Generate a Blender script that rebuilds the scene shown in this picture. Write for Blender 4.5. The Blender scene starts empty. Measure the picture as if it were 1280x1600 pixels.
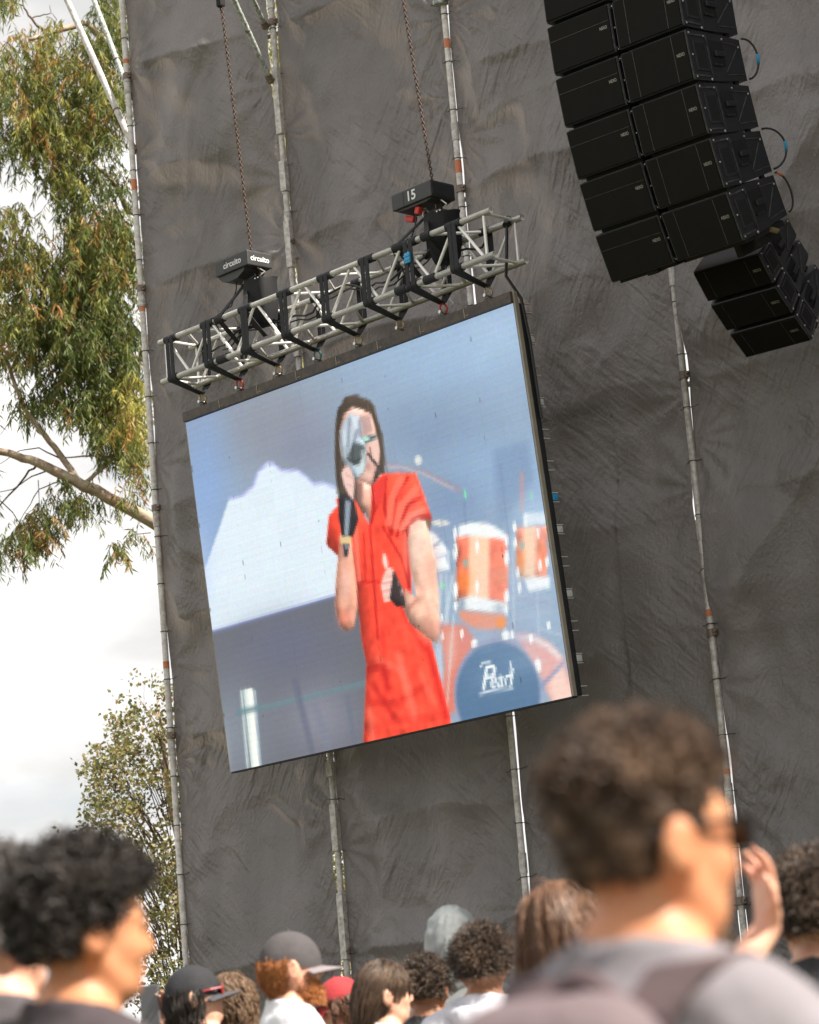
import bpy, bmesh, math, random
import numpy as np
from math import sin, cos, pi, radians
from mathutils import Vector, Matrix

SC = bpy.context.scene
COL = SC.collection
random.seed(7)
RNG = np.random.default_rng(11)

# ------------------------------------------------------------------ camera
CAM_Z = 1.25
FPX = 4331.6                                   # focal length in pixels of the 1280 x 1600 photograph
PITCH, ROLL = radians(11.9857), radians(-4.935)
FWD = np.array([0.0, cos(PITCH), sin(PITCH)])
_u = np.array([0.0, -sin(PITCH), cos(PITCH)]); _x = np.array([1.0, 0, 0])
RIGHT = cos(ROLL) * _x + sin(ROLL) * _u
UP = -sin(ROLL) * _x + cos(ROLL) * _u
EYE = np.array([0.0, 0.0, CAM_Z])
cam = bpy.data.cameras.new('camera')
cam.sensor_fit = 'VERTICAL'; cam.sensor_height = 36.0; cam.sensor_width = 28.8
cam.lens = FPX / 1600 * 36.0
cam.clip_start = 0.1; cam.clip_end = 3000
cam.dof.use_dof = True; cam.dof.focus_distance = 21.3; cam.dof.aperture_fstop = 4.5
co = bpy.data.objects.new('camera', cam); COL.objects.link(co)
m = Matrix.Identity(4)
for i in range(3):
    m[i][0] = RIGHT[i]; m[i][1] = UP[i]; m[i][2] = -FWD[i]; m[i][3] = EYE[i]
co.matrix_world = m
SC.camera = co

# ------------------------------------------------------------------ sky, sun, exposure
SUN_EL, SUN_AZ = radians(50), math.atan2(0.87, -0.47)     # azimuth measured from +Y towards +X
w = bpy.data.worlds.new('World'); SC.world = w; w.use_nodes = True
nt = w.node_tree; nt.nodes.clear()
def N(t, **k):
    n = nt.nodes.new(t)
    for a, b in k.items(): setattr(n, a, b)
    return n
out = N('ShaderNodeOutputWorld'); bg = N('ShaderNodeBackground'); bg.inputs['Strength'].default_value = 0.1
sky = N('ShaderNodeTexSky'); sky.sky_type = 'NISHITA'; sky.sun_disc = False
sky.sun_elevation = SUN_EL; sky.sun_rotation = SUN_AZ; sky.air_density = 1.0; sky.dust_density = 2.0
tc = N('ShaderNodeTexCoord')
nz = N('ShaderNodeTexNoise'); nz.inputs['Scale'].default_value = 3.2; nz.inputs['Detail'].default_value = 7; nz.inputs['Roughness'].default_value = 0.55
mp = N('ShaderNodeMapping'); mp.inputs['Scale'].default_value = (1, 1, 2.6); mp.inputs['Location'].default_value = (3.1, 0.4, 1.2)
cover = N('ShaderNodeMapRange'); cover.inputs['From Min'].default_value = 0.28; cover.inputs['From Max'].default_value = 0.46
nz2 = N('ShaderNodeTexNoise'); nz2.inputs['Scale'].default_value = 6.5; nz2.inputs['Detail'].default_value = 6; nz2.inputs['Roughness'].default_value = 0.5
cr = N('ShaderNodeValToRGB')
cr.color_ramp.elements[0].position = 0.36; cr.color_ramp.elements[0].color = (3.9, 3.88, 3.85, 1)
cr.color_ramp.elements[1].position = 0.58; cr.color_ramp.elements[1].color = (6.1, 6.0, 5.85, 1)
mx = N('ShaderNodeMixRGB')
L = nt.links.new
L(tc.outputs['Generated'], mp.inputs['Vector']); L(mp.outputs[0], nz.inputs['Vector']); L(mp.outputs[0], nz2.inputs['Vector'])
L(nz.outputs['Fac'], cover.inputs['Value']); L(cover.outputs[0], mx.inputs['Fac'])
L(sky.outputs[0], mx.inputs[1]); L(nz2.outputs['Fac'], cr.inputs['Fac']); L(cr.outputs[0], mx.inputs[2])
L(mx.outputs[0], bg.inputs['Color']); L(bg.outputs[0], out.inputs['Surface'])

sl = bpy.data.lights.new('sun', 'SUN'); sl.energy = 5.0; sl.angle = radians(1.5); sl.color = (1.0, 0.93, 0.83)
so = bpy.data.objects.new('sun', sl); COL.objects.link(so)
SUNV = Vector((sin(SUN_AZ) * cos(SUN_EL), cos(SUN_AZ) * cos(SUN_EL), sin(SUN_EL)))
so.rotation_euler = SUNV.to_track_quat('Z', 'Y').to_euler(); so.location = (0, 0, 30)

SC.view_settings.view_transform = 'Standard'; SC.view_settings.look = 'None'
SC.view_settings.gamma = 1.0; SC.view_settings.exposure = 1.05; SC.view_settings.use_curve_mapping = False
SC.render.engine = 'CYCLES'; SC.cycles.samples = 96
SC.cycles.use_denoising = True
SC.cycles.max_bounces = 5; SC.cycles.diffuse_bounces = 2; SC.cycles.glossy_bounces = 2; SC.cycles.transmission_bounces = 3; SC.cycles.transparent_max_bounces = 4
SC.cycles.caustics_reflective = False; SC.cycles.caustics_refractive = False
SC.render.resolution_x = 819; SC.render.resolution_y = 1024

# ------------------------------------------------------------------ helpers
def ray(x, y):
    return FWD + RIGHT * ((x - 640) / FPX) - UP * ((y - 800) / FPX)
def at_y(x, y, Y):                       # the point at world depth Y seen at pixel (x, y)
    d = ray(x, y); return EYE + d * (Y / d[1])
def on_plane(x, y, p, n):
    d = ray(x, y); return EYE + d * (np.dot(p - EYE, n) / np.dot(d, n))
def unit(v):
    v = np.asarray(v, float); return v / (np.linalg.norm(v) + 1e-12)

class MB:
    """collects boxes, tubes and sheets into one mesh; m is the material slot of the faces being added"""
    def __init__(s): s.v = []; s.f = []; s.mi = []; s.m = 0; s.sm = []; s.smooth = False
    def add(s, vs, fs):
        o = len(s.v); s.v += [tuple(map(float, p)) for p in vs]
        for q in fs: s.f.append(tuple(i + o for i in q)); s.mi.append(s.m); s.sm.append(s.smooth)
    def box(s, c, ax, size):             # ax: three unit axes, size: full lengths
        c = np.asarray(c, float); a, b, d = [np.asarray(k, float) * l / 2 for k, l in zip(ax, size)]
        vs = [c + i * a + j * b + k * d for i in (-1, 1) for j in (-1, 1) for k in (-1, 1)]
        s.add(vs, [(0, 1, 3, 2), (4, 6, 7, 5), (0, 4, 5, 1), (2, 3, 7, 6), (0, 2, 6, 4), (1, 5, 7, 3)])
    def bbox(s, c, ax, size, b):         # chamfered box: eight corners cut on the three directions
        c = np.asarray(c, float); A = [np.asarray(k, float) for k in ax]; h = [l / 2 for l in size]
        bm = bmesh.new(); bmesh.ops.create_cube(bm, size=1)
        for v in bm.verts: v.co = Vector([v.co[i] * size[i] for i in range(3)])
        bmesh.ops.bevel(bm, geom=bm.edges[:], offset=b, segments=2, affect='EDGES', profile=0.6)
        bm.verts.index_update()
        vs = [c + A[0] * v.co[0] + A[1] * v.co[1] + A[2] * v.co[2] for v in bm.verts]
        flip = np.dot(np.cross(A[0], A[1]), A[2]) < 0
        fs = [tuple(v.index for v in (reversed(f.verts) if flip else f.verts)) for f in bm.faces]; bm.free()
        s.add(vs, fs)
    def path(s, pts, r, n=8, closed=False, caps=True, flat=None):
        """tube along pts; r a radius or list; flat=(vec, w, t) turns it into a band of width w along vec, thickness t"""
        P = [np.asarray(p, float) for p in pts]; k = len(P)
        rs = r if hasattr(r, '__len__') else [r] * k
        vs = []; prev = None
        for i, p in enumerate(P):
            if closed: t = unit(P[(i + 1) % k] - P[i - 1])
            else: t = unit(P[min(i + 1, k - 1)] - P[max(i - 1, 0)])
            if flat is not None:
                wv = unit(flat[0]); nv = unit(np.cross(t, wv)); a = wv * flat[1] / 2; b = nv * flat[2] / 2
                vs += [p - a - b, p + a - b, p + a + b, p - a + b]; n = 4; continue
            if prev is None:
                prev = np.cross(t, [0, 0, 1.0])
                if np.linalg.norm(prev) < 1e-3: prev = np.cross(t, [1.0, 0, 0])
            prev = unit(prev - t * np.dot(prev, t)); b = np.cross(t, prev)
            for j in range(n):
                a = 2 * pi * j / n; vs.append(p + (prev * cos(a) + b * sin(a)) * rs[i])
        fs = []
        for i in range(k if closed else k - 1):
            i2 = (i + 1) % k
            for j in range(n):
                j2 = (j + 1) % n; fs.append((i * n + j, i * n + j2, i2 * n + j2, i2 * n + j))
        if not closed and caps:
            fs += [tuple(range(n))[::-1], tuple((k - 1) * n + j for j in range(n))]
        s.add(vs, fs)
    def tube(s, a, b, r, n=10): s.path([a, b], r, n)
    def pipe(s, a, b, r, n=12, wall=0.004):   # open tube with a visible bore at both ends
        a = np.asarray(a, float); b = np.asarray(b, float); t = unit(b - a)
        e = t * 0.02
        s.path([a + e, a, b, b - e], [r - wall, r, r, r - wall], n, caps=False)
        s.path([a, b], r, n, caps=False)
        k = s.path([a + e, b - e], [r - wall] * 2, n)
    def ring(s, c, ax, R, r, n=14, m=6, a0=0.0, a1=2 * pi, sx=1, sy=1):
        c = np.asarray(c, float); ax = unit(ax); u = np.cross(ax, [0, 0, 1.0])
        if np.linalg.norm(u) < 1e-3: u = np.array([1.0, 0, 0])
        u = unit(u); v = np.cross(ax, u); full = abs(a1 - a0 - 2 * pi) < 1e-6
        ts = np.linspace(a0, a1, n, endpoint=not full)
        s.path([c + u * cos(t) * R * sx + v * sin(t) * R * sy for t in ts], r, m, closed=full)
    def ell(s, c, rad, ax=((1, 0, 0), (0, 1, 0), (0, 0, 1)), n=16, m=10):
        c = np.asarray(c, float); A = [np.asarray(k, float) for k in ax]; vs = []; fs = []
        for i in range(m + 1):
            ph = pi * i / m
            for j in range(n):
                th = 2 * pi * j / n
                vs.append(c + A[0] * rad[0] * sin(ph) * cos(th) + A[1] * rad[1] * sin(ph) * sin(th) + A[2] * rad[2] * cos(ph))
        for i in range(m):
            for j in range(n):
                j2 = (j + 1) % n; fs.append((i * n + j, (i + 1) * n + j, (i + 1) * n + j2, i * n + j2))
        s.add(vs, fs)
    def mesh(s, name):
        me = bpy.data.meshes.new(name); me.from_pydata(s.v, [], s.f)
        me.polygons.foreach_set('material_index', s.mi); me.polygons.foreach_set('use_smooth', s.sm); me.update()
        return me

def smooth_by_angle(me, deg=40):
    me.polygons.foreach_set('use_smooth', [True] * len(me.polygons))
    bm = bmesh.new(); bm.from_mesh(me)
    for e in bm.edges:
        e.smooth = (len(e.link_faces) == 2 and e.calc_face_angle(0) < radians(deg))
    bm.to_mesh(me); bm.free(); return me

def fast_mesh(name, V, Fq, smooth=True):
    me = bpy.data.meshes.new(name); V = np.asarray(V, np.float32); Fq = np.asarray(Fq, np.int32)
    k = Fq.shape[1]
    me.vertices.add(len(V)); me.vertices.foreach_set('co', V.ravel())
    me.loops.add(Fq.size); me.loops.foreach_set('vertex_index', Fq.ravel())
    me.polygons.add(len(Fq)); me.polygons.foreach_set('loop_start', np.arange(0, Fq.size, k, dtype=np.int32))
    if smooth: me.polygons.foreach_set('use_smooth', np.ones(len(Fq), bool))
    me.update(calc_edges=True); return me

def tag(o, label=None, cat=None, group=None, kind=None):
    for k, v in (('label', label), ('category', cat), ('group', group), ('kind', kind)):
        if v: o[k] = v
    return o
def link(name, me, mats, parent=None):
    if isinstance(me, MB): me = me.mesh(name)
    if mats is not None and len(me.materials) == 0:
        for mm in (mats if isinstance(mats, (list, tuple)) else [mats]): me.materials.append(mm)
    o = bpy.data.objects.new(name, me); COL.objects.link(o)
    if parent is not None:
        o.parent = parent
        if parent.get('_world'):                       # mesh given in world coordinates
            o.matrix_parent_inverse = Matrix.Translation(-Vector(parent['_world']))
    return o
def thing(name, loc, label, cat, group=None, world=True):
    o = bpy.data.objects.new(name, None); COL.objects.link(o)
    o.location = [float(k) for k in loc]; o.empty_display_size = 0.1
    if world: o['_world'] = [float(k) for k in loc]
    return tag(o, label, cat, group)
def sub(name, mb, mats, parent, root):                 # a sub-part given in the coordinates of its thing
    o = link(name, mb, mats); o.parent = parent
    return o
def copy_tree(o, parent=None):
    c = o.copy(); COL.objects.link(c); c.parent = parent
    for ch in o.children: copy_tree(ch, c)
    return c

# ------------------------------------------------------------------ materials
def mat(name, col, rough=0.6, metal=0.0, spec=0.5, noise=None, bump=None, emit=None, sss=None):
    """noise=(scale, second colour, amount), bump=(scale, strength, distance)"""
    mt = bpy.data.materials.new(name); mt.use_nodes = True; t = mt.node_tree; b = t.nodes['Principled BSDF']
    b.inputs['Base Color'].default_value = (*col, 1); b.inputs['Roughness'].default_value = rough
    b.inputs['Metallic'].default_value = metal; b.inputs['Specular IOR Level'].default_value = spec
    tcn = t.nodes.new('ShaderNodeTexCoord')
    if noise:
        n = t.nodes.new('ShaderNodeTexNoise'); n.inputs['Scale'].default_value = noise[0]; n.inputs['Detail'].default_value = 6
        n.inputs['Roughness'].default_value = 0.65
        r = t.nodes.new('ShaderNodeMapRange'); r.inputs['From Min'].default_value = 0.4; r.inputs['From Max'].default_value = 0.68
        r.inputs['To Max'].default_value = noise[2]
        x = t.nodes.new('ShaderNodeMixRGB'); x.inputs[1].default_value = (*col, 1); x.inputs[2].default_value = (*noise[1], 1)
        t.links.new(tcn.outputs['Object'], n.inputs['Vector']); t.links.new(n.outputs['Fac'], r.inputs['Value'])
        t.links.new(r.outputs[0], x.inputs['Fac']); t.links.new(x.outputs[0], b.inputs['Base Color'])
        rr = t.nodes.new('ShaderNodeMapRange'); rr.inputs['To Min'].default_value = rough * 0.85; rr.inputs['To Max'].default_value = min(1, rough * 1.2)
        t.links.new(n.outputs['Fac'], rr.inputs['Value']); t.links.new(rr.outputs[0], b.inputs['Roughness'])
    if bump:
        n = t.nodes.new('ShaderNodeTexNoise'); n.inputs['Scale'].default_value = bump[0]; n.inputs['Detail'].default_value = 5
        bp = t.nodes.new('ShaderNodeBump'); bp.inputs['Strength'].default_value = bump[1]; bp.inputs['Distance'].default_value = bump[2]
        t.links.new(tcn.outputs['Object'], n.inputs['Vector']); t.links.new(n.outputs['Fac'], bp.inputs['Height'])
        t.links.new(bp.outputs[0], b.inputs['Normal'])
    if emit:
        b.inputs['Emission Color'].default_value = (*emit[0], 1); b.inputs['Emission Strength'].default_value = emit[1]
    if sss:
        b.inputs['Subsurface Weight'].default_value = sss[0]; b.inputs['Subsurface Radius'].default_value = sss[1]; b.inputs['Subsurface Scale'].default_value = 0.02
    return mt

M = {}
M['galv'] = mat('galvanised_steel', (0.62, 0.60, 0.57), 0.45, 0.15, noise=(22, (0.26, 0.20, 0.15), 0.85), bump=(120, 0.2, 0.002))
M['white_paint'] = mat('chipped_white_paint', (0.78, 0.75, 0.72), 0.5, noise=(20, (0.34, 0.27, 0.22), 0.75), bump=(60, 0.3, 0.002))
M['flaky'] = mat('flaking_pale_green_paint', (0.52, 0.56, 0.52), 0.6, noise=(34, (0.10, 0.09, 0.08), 1.0))
M['orange_tape'] = mat('orange_tape', (0.62, 0.16, 0.05), 0.55, noise=(40, (0.5, 0.3, 0.2), 0.7))
M['coupler'] = mat('weathered_coupler', (0.20, 0.18, 0.16), 0.55, 0.5, noise=(50, (0.22, 0.11, 0.06), 0.8))
M['tie'] = mat('dark_tie', (0.03, 0.03, 0.03), 0.5)
M['alu'] = mat('aluminium', (0.95, 0.93, 0.89), 0.33, 0.3, noise=(14, (0.84, 0.81, 0.76), 0.7), bump=(150, 0.1, 0.001))
M['webbing'] = mat('black_webbing', (0.012, 0.012, 0.016), 0.75, noise=(30, (0.03, 0.03, 0.034), 0.8), bump=(260, 0.5, 0.002))
M['brass'] = mat('gilt_shackle', (0.55, 0.42, 0.22), 0.35, 0.7, noise=(60, (0.25, 0.18, 0.1), 0.6))
M['steel'] = mat('bright_steel', (0.62, 0.62, 0.6), 0.3, 0.8)
M['red_paint'] = mat('red_paint', (0.6, 0.04, 0.03), 0.45)
M['blue_plastic'] = mat('blue_plastic', (0.03, 0.33, 0.62), 0.4)
M['teal_paint'] = mat('teal_paint', (0.03, 0.18, 0.2), 0.45)
M['hoist'] = mat('charcoal_hoist_paint', (0.030, 0.030, 0.032), 0.5, noise=(8, (0.045, 0.044, 0.043), 0.8), bump=(300, 0.15, 0.001))
M['bag'] = mat('black_canvas', (0.008, 0.008, 0.01), 0.85, bump=(90, 0.5, 0.004))
M['chain'] = mat('rusty_chain', (0.055, 0.03, 0.02), 0.55, 0.0, noise=(30, (0.11, 0.05, 0.028), .9))
M['white_print'] = mat('white_print', (0.8, 0.8, 0.8), 0.6)
M['cabinet'] = mat('black_cabinet_lacquer', (0.016, 0.017, 0.023), 0.38, noise=(5, (0.028, 0.029, 0.037), 0.8), bump=(420, 0.35, 0.0008))
M['grille'] = mat('black_grille_foam', (0.0085, 0.0082, 0.0075), 0.8, spec=0.15, noise=(4, (0.014, 0.013, 0.011), 0.8), bump=(500, 0.5, 0.001))
M['trim'] = mat('worn_black_edge', (0.09, 0.09, 0.088), 0.4, noise=(18, (0.02, 0.02, 0.02), 1.0))
M['badge'] = mat('silver_badge', (0.30, 0.29, 0.25), 0.45, 0.1)
M['recess'] = mat('black_recess', (0.004, 0.004, 0.005), 0.7)
M['frame_black'] = mat('black_header_bar', (0.05, 0.043, 0.04), 0.5, noise=(14, (0.14, 0.10, 0.075), 0.9), bump=(80, 0.3, 0.002))
M['frame_beige'] = mat('dusty_beige_profile', (0.34, 0.30, 0.24), 0.5, noise=(12, (0.26, 0.22, 0.18), 0.8))
M['latch'] = mat('white_latch', (0.6, 0.6, 0.58), 0.4)
M['cable'] = mat('black_cable', (0.012, 0.012, 0.014), 0.45)
# ------------------------------------------------------------------ ground
g = MB()                                   # rises a little towards the stage
GP = [(-300, 0), (4.8, 0), (6.5, .03), (9, .13), (11, .15), (2000, .15)]
g.add([(x, y, z) for y, z in GP for x in (-900, 900)], [(2 * i, 2 * i + 1, 2 * i + 3, 2 * i + 2) for i in range(len(GP) - 1)])
def ground_z(y): return float(np.interp(y, [a for a, b in GP], [b for a, b in GP]))
M['ground'] = mat('trampled_grass_and_dirt', (0.10, 0.085, 0.05), 0.95, noise=(0.9, (0.05, 0.08, 0.025), 1.0), bump=(6, 0.6, 0.05))
tag(link('ground', g, M['ground']), kind='structure')

# ------------------------------------------------------------------ the scaffold wall hung with black shade cloth
WY = radians(35)
WN = np.array([-sin(WY), -cos(WY), 0.0]); WA = np.array([cos(WY), -sin(WY), 0.0]); WZ = np.array([0, 0, 1.0])
WP = np.array([-1.84, 22.93, 0.0]) - WN * 0.8
def wall(s, z, off=0.0): return WP + WA * s + WZ * z + WN * off
def wall_sz(x, y, off=0.0):
    p = on_plane(x, y, WP + WN * off, WN); return float(np.dot(p - WP, WA)), float(p[2])
POLES = [-1.07, 0.66, 2.49, 4.41, 6.30]
TOP = 12.6
LEDGERS = [wall_sz(1007, 1015)[1] + 2.05 * k for k in (-2, -1, 0, 1, 2, 3)]

_tab = RNG.random((256, 256))
def vnoise(x, y):
    xi = np.floor(x).astype(int); yi = np.floor(y).astype(int); fx = x - xi; fy = y - yi
    fx = fx * fx * fx * (fx * (fx * 6 - 15) + 10); fy = fy * fy * fy * (fy * (fy * 6 - 15) + 10)
    a = _tab[xi & 255, yi & 255]; b = _tab[(xi + 1) & 255, yi & 255]; c = _tab[xi & 255, (yi + 1) & 255]; d = _tab[(xi + 1) & 255, (yi + 1) & 255]
    return (a * (1 - fx) + b * fx) * (1 - fy) + (c * (1 - fx) + d * fx) * fy - 0.5
def fbm(x, y, o=4):
    r = 0; a = 1.0
    for k in range(o): r = r + a * vnoise(x * 2 ** k + 17.3 * k, y * 2 ** k - 9.1 * k); a *= 0.5
    return r

def tarp_mat():
    mt = bpy.data.materials.new('black_shade_cloth'); mt.use_nodes = True; t = mt.node_tree
    b = t.nodes['Principled BSDF']; o = t.nodes['Material Output']
    uv = t.nodes.new('ShaderNodeUVMap'); uv.uv_map = 'cloth'
    def noise(scale, rot, det, dist=0.0, mod=None):
        mr = t.nodes.new('ShaderNodeMapping'); mr.inputs['Rotation'].default_value = (0, 0, rot)
        mp = t.nodes.new('ShaderNodeMapping'); mp.inputs['Scale'].default_value = scale
        n = t.nodes.new('ShaderNodeTexNoise'); n.inputs['Scale'].default_value = 1; n.inputs['Detail'].default_value = det
        n.inputs['Distortion'].default_value = dist; n.inputs['Roughness'].default_value = 0.55
        t.links.new(uv.outputs[0], mr.inputs[0]); t.links.new(mr.outputs[0], mp.inputs[0]); t.links.new(mp.outputs[0], n.inputs['Vector']); return n.outputs['Fac']
    def math(op, a, b_):
        n = t.nodes.new('ShaderNodeMath'); n.operation = op
        for i, q in enumerate((a, b_)):
            if isinstance(q, (int, float)): n.inputs[i].default_value = q
            else: t.links.new(q, n.inputs[i])
        return n.outputs[0]
    def step(x, a, c):
        n = t.nodes.new('ShaderNodeMapRange'); n.inputs['From Min'].default_value = a; n.inputs['From Max'].default_value = c
        n.interpolation_type = 'SMOOTHSTEP'; t.links.new(x, n.inputs['Value']); return n.outputs[0]
    # crumples that run one way here and another way there; where each way rules is stored with the cloth
    vc = t.nodes.new('ShaderNodeVertexColor'); vc.layer_name = 'lay'
    sp = t.nodes.new('ShaderNodeSeparateColor'); t.links.new(vc.outputs['Color'], sp.inputs[0])
    w1 = noise((17, 2.6, 1), 0.50, 1, 0.35); w2 = noise((14, 3.2, 1), -0.80, 1, 0.4); fine = noise((42, 24, 1), 0.3, 4, 0.3); weave = noise((170, 2.5, 1), 0.0, 1)
    h = math('ADD', math('MULTIPLY', w1, sp.outputs[0]), math('MULTIPLY', w2, sp.outputs[1]))
    h = math('ADD', h, math('ADD', math('MULTIPLY', fine, 0.36), math('MULTIPLY', weave, 0.03)))
    bp = t.nodes.new('ShaderNodeBump'); bp.inputs['Strength'].default_value = 1.0; bp.inputs['Distance'].default_value = 0.042
    t.links.new(h, bp.inputs['Height']); t.links.new(bp.outputs[0], b.inputs['Normal'])
    mx = t.nodes.new('ShaderNodeMixRGB'); mx.inputs[1].default_value = (0.116, 0.106, 0.107, 1); mx.inputs[2].default_value = (0.228, 0.208, 0.209, 1)
    t.links.new(sp.outputs[2], mx.inputs[0]); t.links.new(mx.outputs[0], b.inputs['Base Color'])
    b.inputs['Roughness'].default_value = 0.40; b.inputs['Specular IOR Level'].default_value = 0.75
    tr = t.nodes.new('ShaderNodeBsdfTranslucent'); tr.inputs['Color'].default_value = (0.24, 0.205, 0.18, 1)
    t.links.new(bp.outputs[0], tr.inputs['Normal'])
    ms = t.nodes.new('ShaderNodeMixShader'); ms.inputs[0].default_value = 0.22
    t.links.new(b.outputs[0], ms.inputs[1]); t.links.new(tr.outputs[0], ms.inputs[2]); t.links.new(ms.outputs[0], o.inputs['Surface'])
    return mt
M['tarp'] = tarp_mat()

CREASES = []        # (s0, z0, s1, z1) oblique pleats of the cloth, pulled from a tie at a pole up to the right
for (a, b) in (((1085, 562), (1285, 190)), ((1126, 985), (1290, 715))):
    CREASES.append(wall_sz(*a) + wall_sz(*b))
CREASES2 = [wall_sz(725, 190) + wall_sz(900, 120)]

def tarp(i, s0, s1, gl, gr, label):
    ds = 0.0165; ns = int((s1 - s0) / ds); z0, z1 = 0.05, TOP; nzz = int((z1 - z0) / 0.0175)
    Z = np.linspace(z0, z1, nzz)[:, None] * np.ones((1, ns)); T = np.linspace(0, 1, ns)[None, :] * np.ones((nzz, 1))
    # the hems: pulled to the pole at each tie, sagging away between them
    tie = np.abs(np.sin(pi * (Z / 0.43 + i * 0.37)))
    el = gl * np.clip(0.3 + 0.25 * tie + 1.6 * fbm(Z * 0.55 + 31 * i, Z * 0 + 3, 3), 0, 1.4)
    er = gr * np.clip(0.3 + 0.25 * tie + 1.6 * fbm(Z * 0.6 + 11 * i, Z * 0 + 8, 3), 0, 1.4)
    S = (s0 + el) * (1 - T) + (s1 - er) * T
    mid = np.clip(np.minimum(T, 1 - T) * 5, 0, 1); mid = mid * mid * (3 - 2 * mid)
    D = 0.15 * fbm(S * 1.1 + 5 * i, Z * 0.8, 3) * (0.25 + mid); warp = 2 * fbm(S * 2, Z * 2, 2)
    # pleats over the ledgers: cloth leans out above a ledger and tucks back under it
    for q, zl in enumerate(LEDGERS + [k + 1.02 for k in LEDGERS]):
        amp = (0.12 if q < len(LEDGERS) else 0.09) * (0.65 + 1.1 * fbm(S * 0.9 + q * 7.7, Z * 0 + i * 3.1, 2))
        h = Z - zl - 0.10 * fbm(S * 1.3 + q, Z * 0 + 2.2 * i, 2) - 0.05 * np.sin(T * pi)
        D = D + amp * mid * np.where(h > 0, np.exp(-h / 0.42), np.exp(h / 0.16))
    # folds that radiate from ties
    for q in range(26):
        cs = s0 if q % 2 == 0 else s1; cz = z0 + (q + 0.5) / 26 * (z1 - z0) + random.uniform(-.3, .3)
        dx = S - cs; dz = Z - cz; r = np.hypot(dx, dz); th = np.arctan2(dz, np.abs(dx))
        nf = random.choice([7, 9, 11, 13])
        D = D + 0.009 * np.sin(th * nf + random.uniform(0, 6) + warp) * np.exp(-((r - 0.3) / 0.3) ** 2) * np.clip(r / 0.1, 0, 1)
    # crumples
    for rot, ph in ((0.5, 0), (0.35, 40), (-0.75, 80)):
        u = S * cos(rot) - Z * sin(rot); v = S * sin(rot) + Z * cos(rot)
        msk = np.clip(fbm(S * 1.3 + ph + 9 * i, Z * 1.1 - ph, 2) * 3 + 0.25, 0, 1)
        D = D + 0.024 * fbm(u * 6.5 + ph + 1.2 * fbm(S * 2, Z * 2, 2), v * 1.1, 2) * msk * (0.3 + 0.7 * mid)
    for (a0, b0, a1, b1), amp in [(c, 0.13) for c in CREASES] + [(c, 0.05) for c in CREASES2]:
        if a0 < s0 - 0.2 or a0 > s0 + 0.4: continue
        t = np.array([a1 - a0, b1 - b0]); Ln = np.hypot(*t); t = t / Ln
        dist = -(S - a0) * t[1] + (Z - b0) * t[0] + 0.02 * fbm(S * 2.2, Z * 2.2, 2)      # positive above the pleat
        run = (S - a0) * t[0] + (Z - b0) * t[1]
        fade = np.clip(run / 0.25, 0, 1) * np.clip((Ln + 0.8 - run) / 0.5, 0, 1)
        D = D + amp * fade * np.where(dist > 0, np.exp(-dist / 0.6), np.exp(dist / 0.20) * 0.9 + 0.1 * np.exp(dist / 0.8))
    if i == 2:                                                       # a sewn lap seam down this cloth
        sm = s0 + (s1 - s0) * 0.62
        D = D + 0.03 * np.where(S > sm, np.exp(-(S - sm) / 0.25), 0)
    D = D - 0.035
    V = WP[None, None, :] + S[..., None] * WA + Z[..., None] * WZ + D[..., None] * WN
    idx = np.arange(nzz * ns).reshape(nzz, ns)
    F = np.stack([idx[:-1, :-1], idx[:-1, 1:], idx[1:, 1:], idx[1:, :-1]], -1).reshape(-1, 4)
    base = wall((s0 + s1) / 2, 0)
    me = fast_mesh('shade_cloth', V.reshape(-1, 3) - base, F)
    uvl = me.uv_layers.new(name='cloth'); UVs = np.stack([S.ravel() + 2.7 * i, Z.ravel()], -1)[F.ravel()]
    uvl.data.foreach_set('uv', UVs.astype(np.float32).ravel())
    ca = me.color_attributes.new('lay', 'FLOAT_COLOR', 'POINT'); lay = np.ones((V.shape[0] * V.shape[1], 4), np.float32)
    lay[:, 0] = np.clip(fbm(S * 1.5 + 3 * i, Z * 1.2, 2) * 4.0 + .05, 0, .8).ravel(); lay[:, 1] = np.clip(fbm(S * 1.4 + 50 + 3 * i, Z * 1.5 + 20, 2) * 4.0 + .0, 0, .7).ravel()
    lay[:, 2] = np.clip(.45 + .9 * fbm(S * 2.2 + 7 * i, Z * .45, 4) + .10 * fbm(S * 30, Z * .6, 2) + .3 * fbm(S * 4, Z * 4, 3), 0, 1).ravel(); ca.data.foreach_set('color', lay.ravel())
    o = link('shade_cloth', me, M['tarp']); o.location = base
    tag(o, label, 'shade cloth', 'black shade cloths laced to the scaffold')
tl = ['dusty black shade cloth behind the left part of the truss, outermost on the left',
      'crumpled black shade cloth behind the middle of the screen, between the second and third poles',
      'black shade cloth with a vertical lap seam, between the screen and the speaker stack',
      'black shade cloth with oblique pleats at the right edge, right of the rightmost pole',
      'black shade cloth beyond the right edge behind the speaker stack']
for i in range(5):
    s0 = POLES[i]; s1 = POLES[i + 1] if i < 4 else 8.2
    tarp(i, s0 + (0.012 if i == 0 else 0.014), s1 - (0.02, 0.016, 0.02, .02, .02)[i], (0.004, 0.008, 0.010, 0.014, 0.01)[i], (0.085, 0.014, 0.040, 0.02, 0.01)[i], tl[i])

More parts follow.
